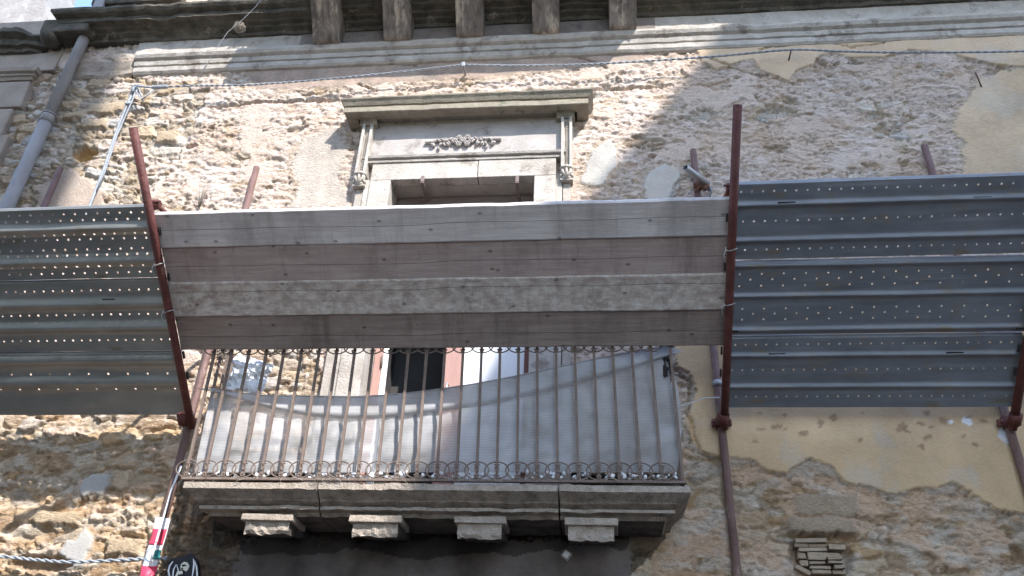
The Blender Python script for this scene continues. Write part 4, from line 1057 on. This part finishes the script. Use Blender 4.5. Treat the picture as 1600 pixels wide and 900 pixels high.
# the guard goes on beyond the right post
deck('steel_sheet', PXF + .115, PXF + 1.6, ribs(sR[0] + .03, sR[1] - .02, [px_s(ur, 556), px_s(ur, 605)], .017, .0155), [(px_s(ur, 579), .062, .1, hl)], M_GALV2, 'steel sheet starting behind the rightmost red post, lowest one there', tilt=.002)
deck('steel_sheet', PXF + .115, PXF + 1.6, ribs(sR[1] + .0, sR[3] - .28, [px_s(ur, 462), px_s(ur, 515)], .017, .0155), [(px_s(ur, 446), .128, .2, hl)], M_GALV2, 'steel sheet starting behind the rightmost red post, upper one there', tilt=.002)

# ------------------------------------------------------------------ rain pipe, left neighbour
pt, pb_ = at(152, 20, -.09), at(8, 325, -.09)
px_ = (pt.x + pb_.x) / 2
o = empty('rain_pipe', (px_, -.1, 0), 'thick grey rain pipe running down the left side of the wall', 'rain pipe')
jz_ = at(70, 185, -.1).z
MB().tube([(px_, -.09, 0), (px_, -.09, 3), (px_, -.09, jz_)], .055, 16).build('lower_pipe', M_PIPE, o)
MB().tube([(px_ + .0, -.09, jz_ + .002), (px_, -.09, 7.6), (px_, -.09, 8.6)], .050, 16).build('upper_pipe', M_PIPE, o)
MB().tube([(px_, -.09, jz_ - .05), (px_, -.09, jz_ + .03), (px_, -.09, jz_ + .04)], [.0585, .0585, .054], 16).tube([(px_, -.09, jz_ + .041), (px_, -.09, jz_ + .055)], .061, 16).build('collar', M_PIPE, o)
for z in (6.0, 7.0): MB().tube([(px_ - .07, -.09, z), (px_ - .05, -.09 - .03, z)], .004, 5).tube([(px_, -.03, z), (px_, .05, z)], .008, 6).build('pipe_hook', M_RUST2, o)
Nb = empty('neighbour_house', (-6.5, -.02, 0), 'grey rendered house at the left edge with corner blocks and a white wall above', 'house')
zq = [0, .9, 1.8, 2.6, 3.4, 4.1, 4.8, 5.25, 5.62, 5.98, 6.32, 6.66, 7.0]
for k in range(len(zq) - 1):
    xr_ = -5.03 if k % 2 else -5.13
    xr_ += rnd.uniform(-.05, .05) - max(0, (zq[k] - 5.2)) * .12
    mb = MB(); mb.bb(-7.9, xr_, -.055 - .004 * (k % 3), .2, zq[k] + .004, zq[k + 1] - .004, .014, .01); mb.build('corner_block', M_QUOIN, Nb)
MB().bb(-7.9, -5.76, .0, 4, 0, 7.0).build('wall', M_QUOIN, Nb)
moulding([(0, 7.02), (.05, 7.03), (.06, 7.06), (.075, 7.065), (.075, 7.085), (.10, 7.10), (.11, 7.14), (0, 7.16)], -7.9, -5.28, .05, .008, 81, False, True).build('string_moulding', M_QUOIN, Nb)
MB().bb(-7.9, -5.06, -.035, .2, 7.16, 7.42, .01, .01).build('frieze_block', M_QUOIN, Nb)
moulding([(0, 7.40), (.06, 7.41), (.07, 7.45), (.11, 7.46), (.13, 7.52), (.19, 7.55), (.19, 7.60), (0, 7.63)], -7.9, -5.35, .04, .02, 83, False, True, .05).build('cornice', M_SOOT, Nb)
MB().ball((-5.17, -.10, 7.50), (.09, .12, .075), seg=10).ball((-5.12, -.15, 7.48), (.05, .08, .05), seg=8).build('broken_scroll', M_SOOT, Nb)
MB().bb(-8.2, at(79, 40, -.05).x, -.05, .4, 7.64, 7.86, .01).build('parapet', M_QUOIN, Nb)
# white wall above
mb = MB(); n = 24
pa, pb2 = at(69, -2, .12), at(76, 36, .12)
mb.prism([(-9.5, 7.866), (pb2.x, 7.866), (pb2.x, max(7.9, pb2.z)), (pa.x, pa.z), (pa.x - .12, pa.z + .5), (pa.x - .2, 10.2), (-9.5, 10.2)], 'y', .12, .6); mb.build('upper_wall', M_WHITE, Nb)

# ------------------------------------------------------------------ cables and small iron
def twisted(mb, pts, r, pitch_, strands=2):
    P = [Vector(p) for p in pts]; seg = [0.0]
    for a, b in zip(P, P[1:]): seg.append(seg[-1] + (b - a).length)
    Ltot = seg[-1]; N = int(Ltot / (pitch_ / 7)) + 2
    def pos(d):
        for i in range(len(P) - 1):
            if d <= seg[i + 1] or i == len(P) - 2:
                tt = (d - seg[i]) / (seg[i + 1] - seg[i]); break
        # smooth (Catmull-Rom)
        p0, p1, p2, p3 = P[max(i - 1, 0)], P[i], P[i + 1], P[min(i + 2, len(P) - 1)]
        return .5 * ((2 * p1) + (p2 - p0) * tt + (2 * p0 - 5 * p1 + 4 * p2 - p3) * tt * tt + (3 * p1 - p0 - 3 * p2 + p3) * tt ** 3)
    for s in range(strands):
        pp = []
        for k in range(N):
            d = Ltot * k / (N - 1); a = 2 * math.pi * (d / pitch_ + s / strands); p = pos(d)
            pp.append(p + Vector((0, math.cos(a), math.sin(a))) * r * .95)
        mb.tube(pp, r, 5)
CYV = -.11
o = empty('power_cable', at(725, 102, CYV)[:], 'long twisted grey cable strung across the wall above the door', 'cable')
mb = MB(); twisted(mb, [at(u, v, CYV) for u, v in ((238, 137), (300, 134), (400, 132), (560, 119), (725, 101))], .0055, .11); twisted(mb, [at(u, v, CYV) for u, v in ((725, 101), (800, 102.5), (900, 101), (1000, 96), (1120, 88), (1235, 78), (1320, 80.5), (1420, 82), (1600, 80), (1800, 70), (2050, 40))], .0055, .11)
mb.build('strand', M_CABLE, o)
mb = MB(); mb.tube([at(238, 137, CYV), at(262, 135, CYV)], .013, 8)
for k in range(7): p = at(243 + k * 3, 136.5 - .2 * k, CYV); mb.tube([p + Vector((0, .018 * math.cos(a), .018 * math.sin(a))) for a in np.linspace(0, 6.0, 9)], .004, 5)
mb.build('end_clamp', M_CABLE, o)
o = empty('drop_cable', at(140, 322, -.05)[:], 'grey cable dropping down the wall left of the leftmost red post', 'cable')
mb = MB(); mb.tube([at(212, 136, -.09), at(200, 160, -.07), at(182, 205, -.05), at(162, 265, -.05), at(140, 322, -.05), at(110, 400, -.05)], .011, 8); mb.tube([at(214, 140, -.10), at(204, 163, -.08), at(184, 208, -.06), at(164, 268, -.06), at(150, 300, -.05)], .007, 6)
mb.build('cable', M_CABLE, o)
mb = MB(); mb.tube([at(210, 134, -.10), at(240, 137, CYV)], .010, 6); mb.tube([at(212, 142, -.10), at(221, 156, -.10), at(240, 140, CYV)], .007, 6); mb.tube([at(216, 136, -.1), at(224, 158, -.09)], .006, 6); mb.tube([at(196, 164, -.075), at(205, 160, -.075)], .016, 8); mb.tube([at(207, 134, .02), at(213, 137, -.12)], .012, 8)
mb.ball(at(209, 140, -.1), (.025, .02, .035)); mb.build('wall_anchor', M_CABLE, o)
o = MB(); twisted(o, [at(u, v, -.07) for u, v in ((-120, 858), (0, 869), (60, 875), (120, 878), (228, 873), (262, 872))], .007, .12); o = o.build('low_cable', M_CABLE, None, at(120, 878, -.07)); tag(o, 'twisted grey cable low on the wall at the bottom left corner', 'cable')
o = MB().tube([at(415, -12, -.4), at(400, 10, -.35), at(380, 30, -.25), at(356, 50, -.15), at(332, 85, -.07), at(309, 124, -.04)], .0035, 5).build('thin_wire', M_WIRE, None, at(356, 50, -.15)); tag(o, 'thin pale wire hanging slantwise from the top left cornice', 'wire')
o = MB().tube([at(1057, 637, RY), at(1080, 629, -.36), at(1100, 622, -.25), at(1124, 621, -.10)], .004, 5).build('tie_wire', M_WIRE, None, at(1100, 622, -.25)); tag(o, 'thin wire tying the right end of the railing to the pole', 'wire')
def hook(u0, v0, u1, v1, lab, m, out=-.115, r=.008, clip=False):
    a = at(u1, v1, .01); b = at(u0, v0, out)
    mb = MB(); mb.tube([a, b], r, 8)
    o = mb.build('wall_hook', m, None, a); tag(o, lab, 'hook')
    if clip: MB().box(b, (.03, .025, .05), None, .004).build('clip', M_CABLE, o)
    return o
hook(724, 101, 728, 121, 'pale clip on a peg holding the long cable above the pediment', M_PIPE, CYV, .008, True)
hook(1236, 79, 1231, 100, 'dark peg holding the long cable right of the door', M_DARKCLOTH, CYV, .006)
hook(1524, 113, 1536, 141, 'thin rusty rod sticking out of the plaster at the top right', M_RUST2, -.10, .006)
# dry plants on the wall
def twigs(name, u, v, y, n, sp, ht, lab, r=.0022, ball=0):
    mb = MB(); c = Vector(at(u, v, y))
    for k in range(n):
        if ball:
            d = Vector([rnd.gauss(0, 1) for _ in range(3)]).normalized() * ball; e = Vector([rnd.gauss(0, 1) for _ in range(3)]).normalized() * ball
            mb.tube([c + d, c + (d + e) * .62, c + e], r, 4)
        else:
            a = rnd.uniform(-1, 1) * sp; l = ht * rnd.uniform(.5, 1)
            mb.tube([c, c + Vector((a * .35, -.03, l * .5)), c + Vector((a, -.05 + rnd.uniform(-.03, .02), l))], r, 4)
    o = mb.build(name, M_TWIG, None, c); tag(o, lab, 'dry plant'); return o
twigs('dry_plant', 311, 326, -.03, 16, .10, .30, 'thin dry stalks growing out of the wall between the left post and the door')
twigs('dry_plant', 374, 43, -.16, 70, 0, 0, 'round ball of grey dry stalks stuck on the moulding at the top left', .0022, .055)

# ------------------------------------------------------------------ wrap on the pole, sign, lamp box, bricks
xp = (at(400, 262, PY).x + at(300, 650, PY).x) / 2
o = empty('pole_wrap', (xp, PY, 2.3), 'white banner with red and teal patches wrapped round the foot of the left pole', 'banner')
zt_ = at(252, 811, PY).z
def wrap(zs0, zs1, r0, m, name, a0=0.0, a1=2 * math.pi, sl=0.0, parent=None):
    mb = MB(); bm = mb.bm; n = 22; rows = []
    for k in range(10):
        tt = k / 9; row = []
        for j in range(n + 1):
            a = a0 + (a1 - a0) * j / n; z = zs0 + (zs1 - zs0) * tt + sl * math.sin(a)
            rr = r0 + .0035 * math.sin(a * 3 + z * 20) + (.012 * max(0, math.cos(a - 4.0)))
            row.append(bm.verts.new((xp + rr * math.cos(a) * 1.18, PY + rr * math.sin(a), z)))
        rows.append(row)
    for a, b in zip(rows, rows[1:]):
        for j in range(n): bm.faces.new((a[j], a[j + 1], b[j + 1], b[j])).smooth = True
    ob = mb.build(name, m, parent); md = ob.modifiers.new('cloth', 'SOLIDIFY'); md.thickness = .0015; return ob
wrap(2.0, zt_, .033, M_WHITEP, 'banner_cloth', parent=o)
fz = lambda v: at(245, v, PY).z
wrap(fz(851), fz(826), .0355, M_REDP, 'red_patch', math.radians(190), math.radians(350), .012, o)
wrap(fz(873), fz(859), .0355, M_TEAL, 'teal_patch', math.radians(285), math.radians(350), .012, o)
wrap(2.1, fz(884), .0355, M_REDP, 'red_patch', math.radians(205), math.radians(350), .012, o)
o = MB().tube([at(283, 728, -.14), at(268, 765, -.13), at(258, 800, -.125), at(243, 850, -.12), at(235, 880, -.12)], .0075, 6).build('white_cord', M_WHITEP, None, at(258, 800, -.13)); tag(o, 'white cord running down beside the left pole under the balcony corner', 'cord')

sy = -.10
o = empty('wall_sign', at(286, 900, sy)[:], 'small black sign with a white emblem of a head between raised arms, bottom left', 'sign')
def px_poly(pts, y): return [(at(u, v, y).x, at(u, v, y).z) for u, v in pts]
MB().prism(px_poly([(262, 880), (268, 873), (280, 870), (290, 868), (298, 864), (306, 872), (310, 885), (311, 930), (262, 930)], sy), 'y', sy, sy + .03).build('board', M_BLACKP, o)
def stroke(pts, wpx, y=sy - .003):
    mb = MB(); bm = mb.bm; L_, R2 = [], []
    for i, (u, v) in enumerate(pts):
        a, b = pts[max(0, i - 1)], pts[min(len(pts) - 1, i + 1)]; dx, dy = b[0] - a[0], b[1] - a[1]; q = math.hypot(dx, dy) or 1
        w = wpx * (.45 if i in (0, len(pts) - 1) else 1)
        L_.append((u - dy / q * w / 2, v + dx / q * w / 2)); R2.append((u + dy / q * w / 2, v - dx / q * w / 2))
    mb.prism(px_poly(L_ + R2[::-1], y), 'y', y, y + .0025); return mb
for pts, w in (([(270, 877), (265, 884), (263, 892), (265, 902), (266, 920)], 2.4), ([(275, 882), (271, 890), (270, 900), (270, 920)], 1.8), ([(276, 882), (278, 890), (280, 896)], 1.6), ([(302, 873), (303, 881), (302, 890), (300, 902)], 2.4), ([(304, 876), (307, 886), (308, 898), (308, 920)], 2.2)):
    stroke(pts, w).build('emblem_stroke', M_WHITEP, o)
mb = MB(); mb.prism(px_poly([(283, 882), (288, 878), (293, 879), (296, 884), (294, 890), (291, 893), (286, 890), (282, 890)], sy), 'y', sy - .004, sy - .0006); mb.prism(px_poly([(277, 893), (285, 892), (286, 900), (290, 906), (272, 906)], sy), 'y', sy - .0035, sy - .0006)
mb.build('emblem_head', M_CREAM, o)
mb = MB(); mb.prism(px_poly([(284, 883), (289, 882), (293, 884), (289, 885), (286, 886)], sy), 'y', sy - .0065, sy - .0045); mb.prism(px_poly([(283, 888), (286, 887), (287, 889), (284, 890)], sy), 'y', sy - .0065, sy - .0045); mb.prism(px_poly([(279, 898), (286, 897), (287, 904), (276, 904)], sy), 'y', sy - .006, sy - .004); mb.build('emblem_mark', M_BLACKP, o)
p = at(885, 868, -.04)
o = empty('lamp_box', p[:], 'small pale square lamp box tilted on the dark wall under the balcony', 'lamp')
Rl = Matrix.Rotation(math.radians(35), 3, 'Y')
MB().box(p, (.05, .05, .05), Rl, .006).build('housing', M_WHITE, o); MB().box(p + Vector((0, -.03, 0)), (.034, .012, .034), Rl, .004).build('cover', M_SHUT, o)
MB().tube([p + Vector((0, .02, 0)), p + Vector((0, .06, .01))], .008, 6).build('stem', M_PIPE, o)
mb = MB(); rows_ = [(842, 849, ((1241, 1291),)), (849, 855, ((1241, 1262), (1263, 1290))), (851, 860, ((1293, 1320),)), (856, 862, ((1247, 1292),)), (863, 873, ((1246, 1260), (1261, 1312))), (869, 876, ((1262, 1290), (1292, 1316))), (876, 885, ((1249, 1263),)), (877, 882, ((1264, 1290), (1293, 1316))), (884, 890, ((1264, 1298), (1302, 1320))), (891, 897, ((1268, 1298), (1300, 1322)))]
for v0, v1, spans in rows_:
    for u0, u1 in spans:
        a, b = at(u0, v0, -.0), at(u1, v1, -.0); y = rnd.uniform(-.02, .012)
        mb.box(((a.x + b.x) / 2, y + .06, (a.z + b.z) / 2), (abs(b.x - a.x), .14, abs(a.z - b.z) * .96), Matrix.Rotation(rnd.uniform(-.03, .03), 3, 'Y'), .003, .002)
mb.box(at(1252, 893, -.01), (.09, .1, .025), Matrix.Rotation(.5, 3, 'Y'), .003)
mb.build('brick_infill', M_BRICK, B)
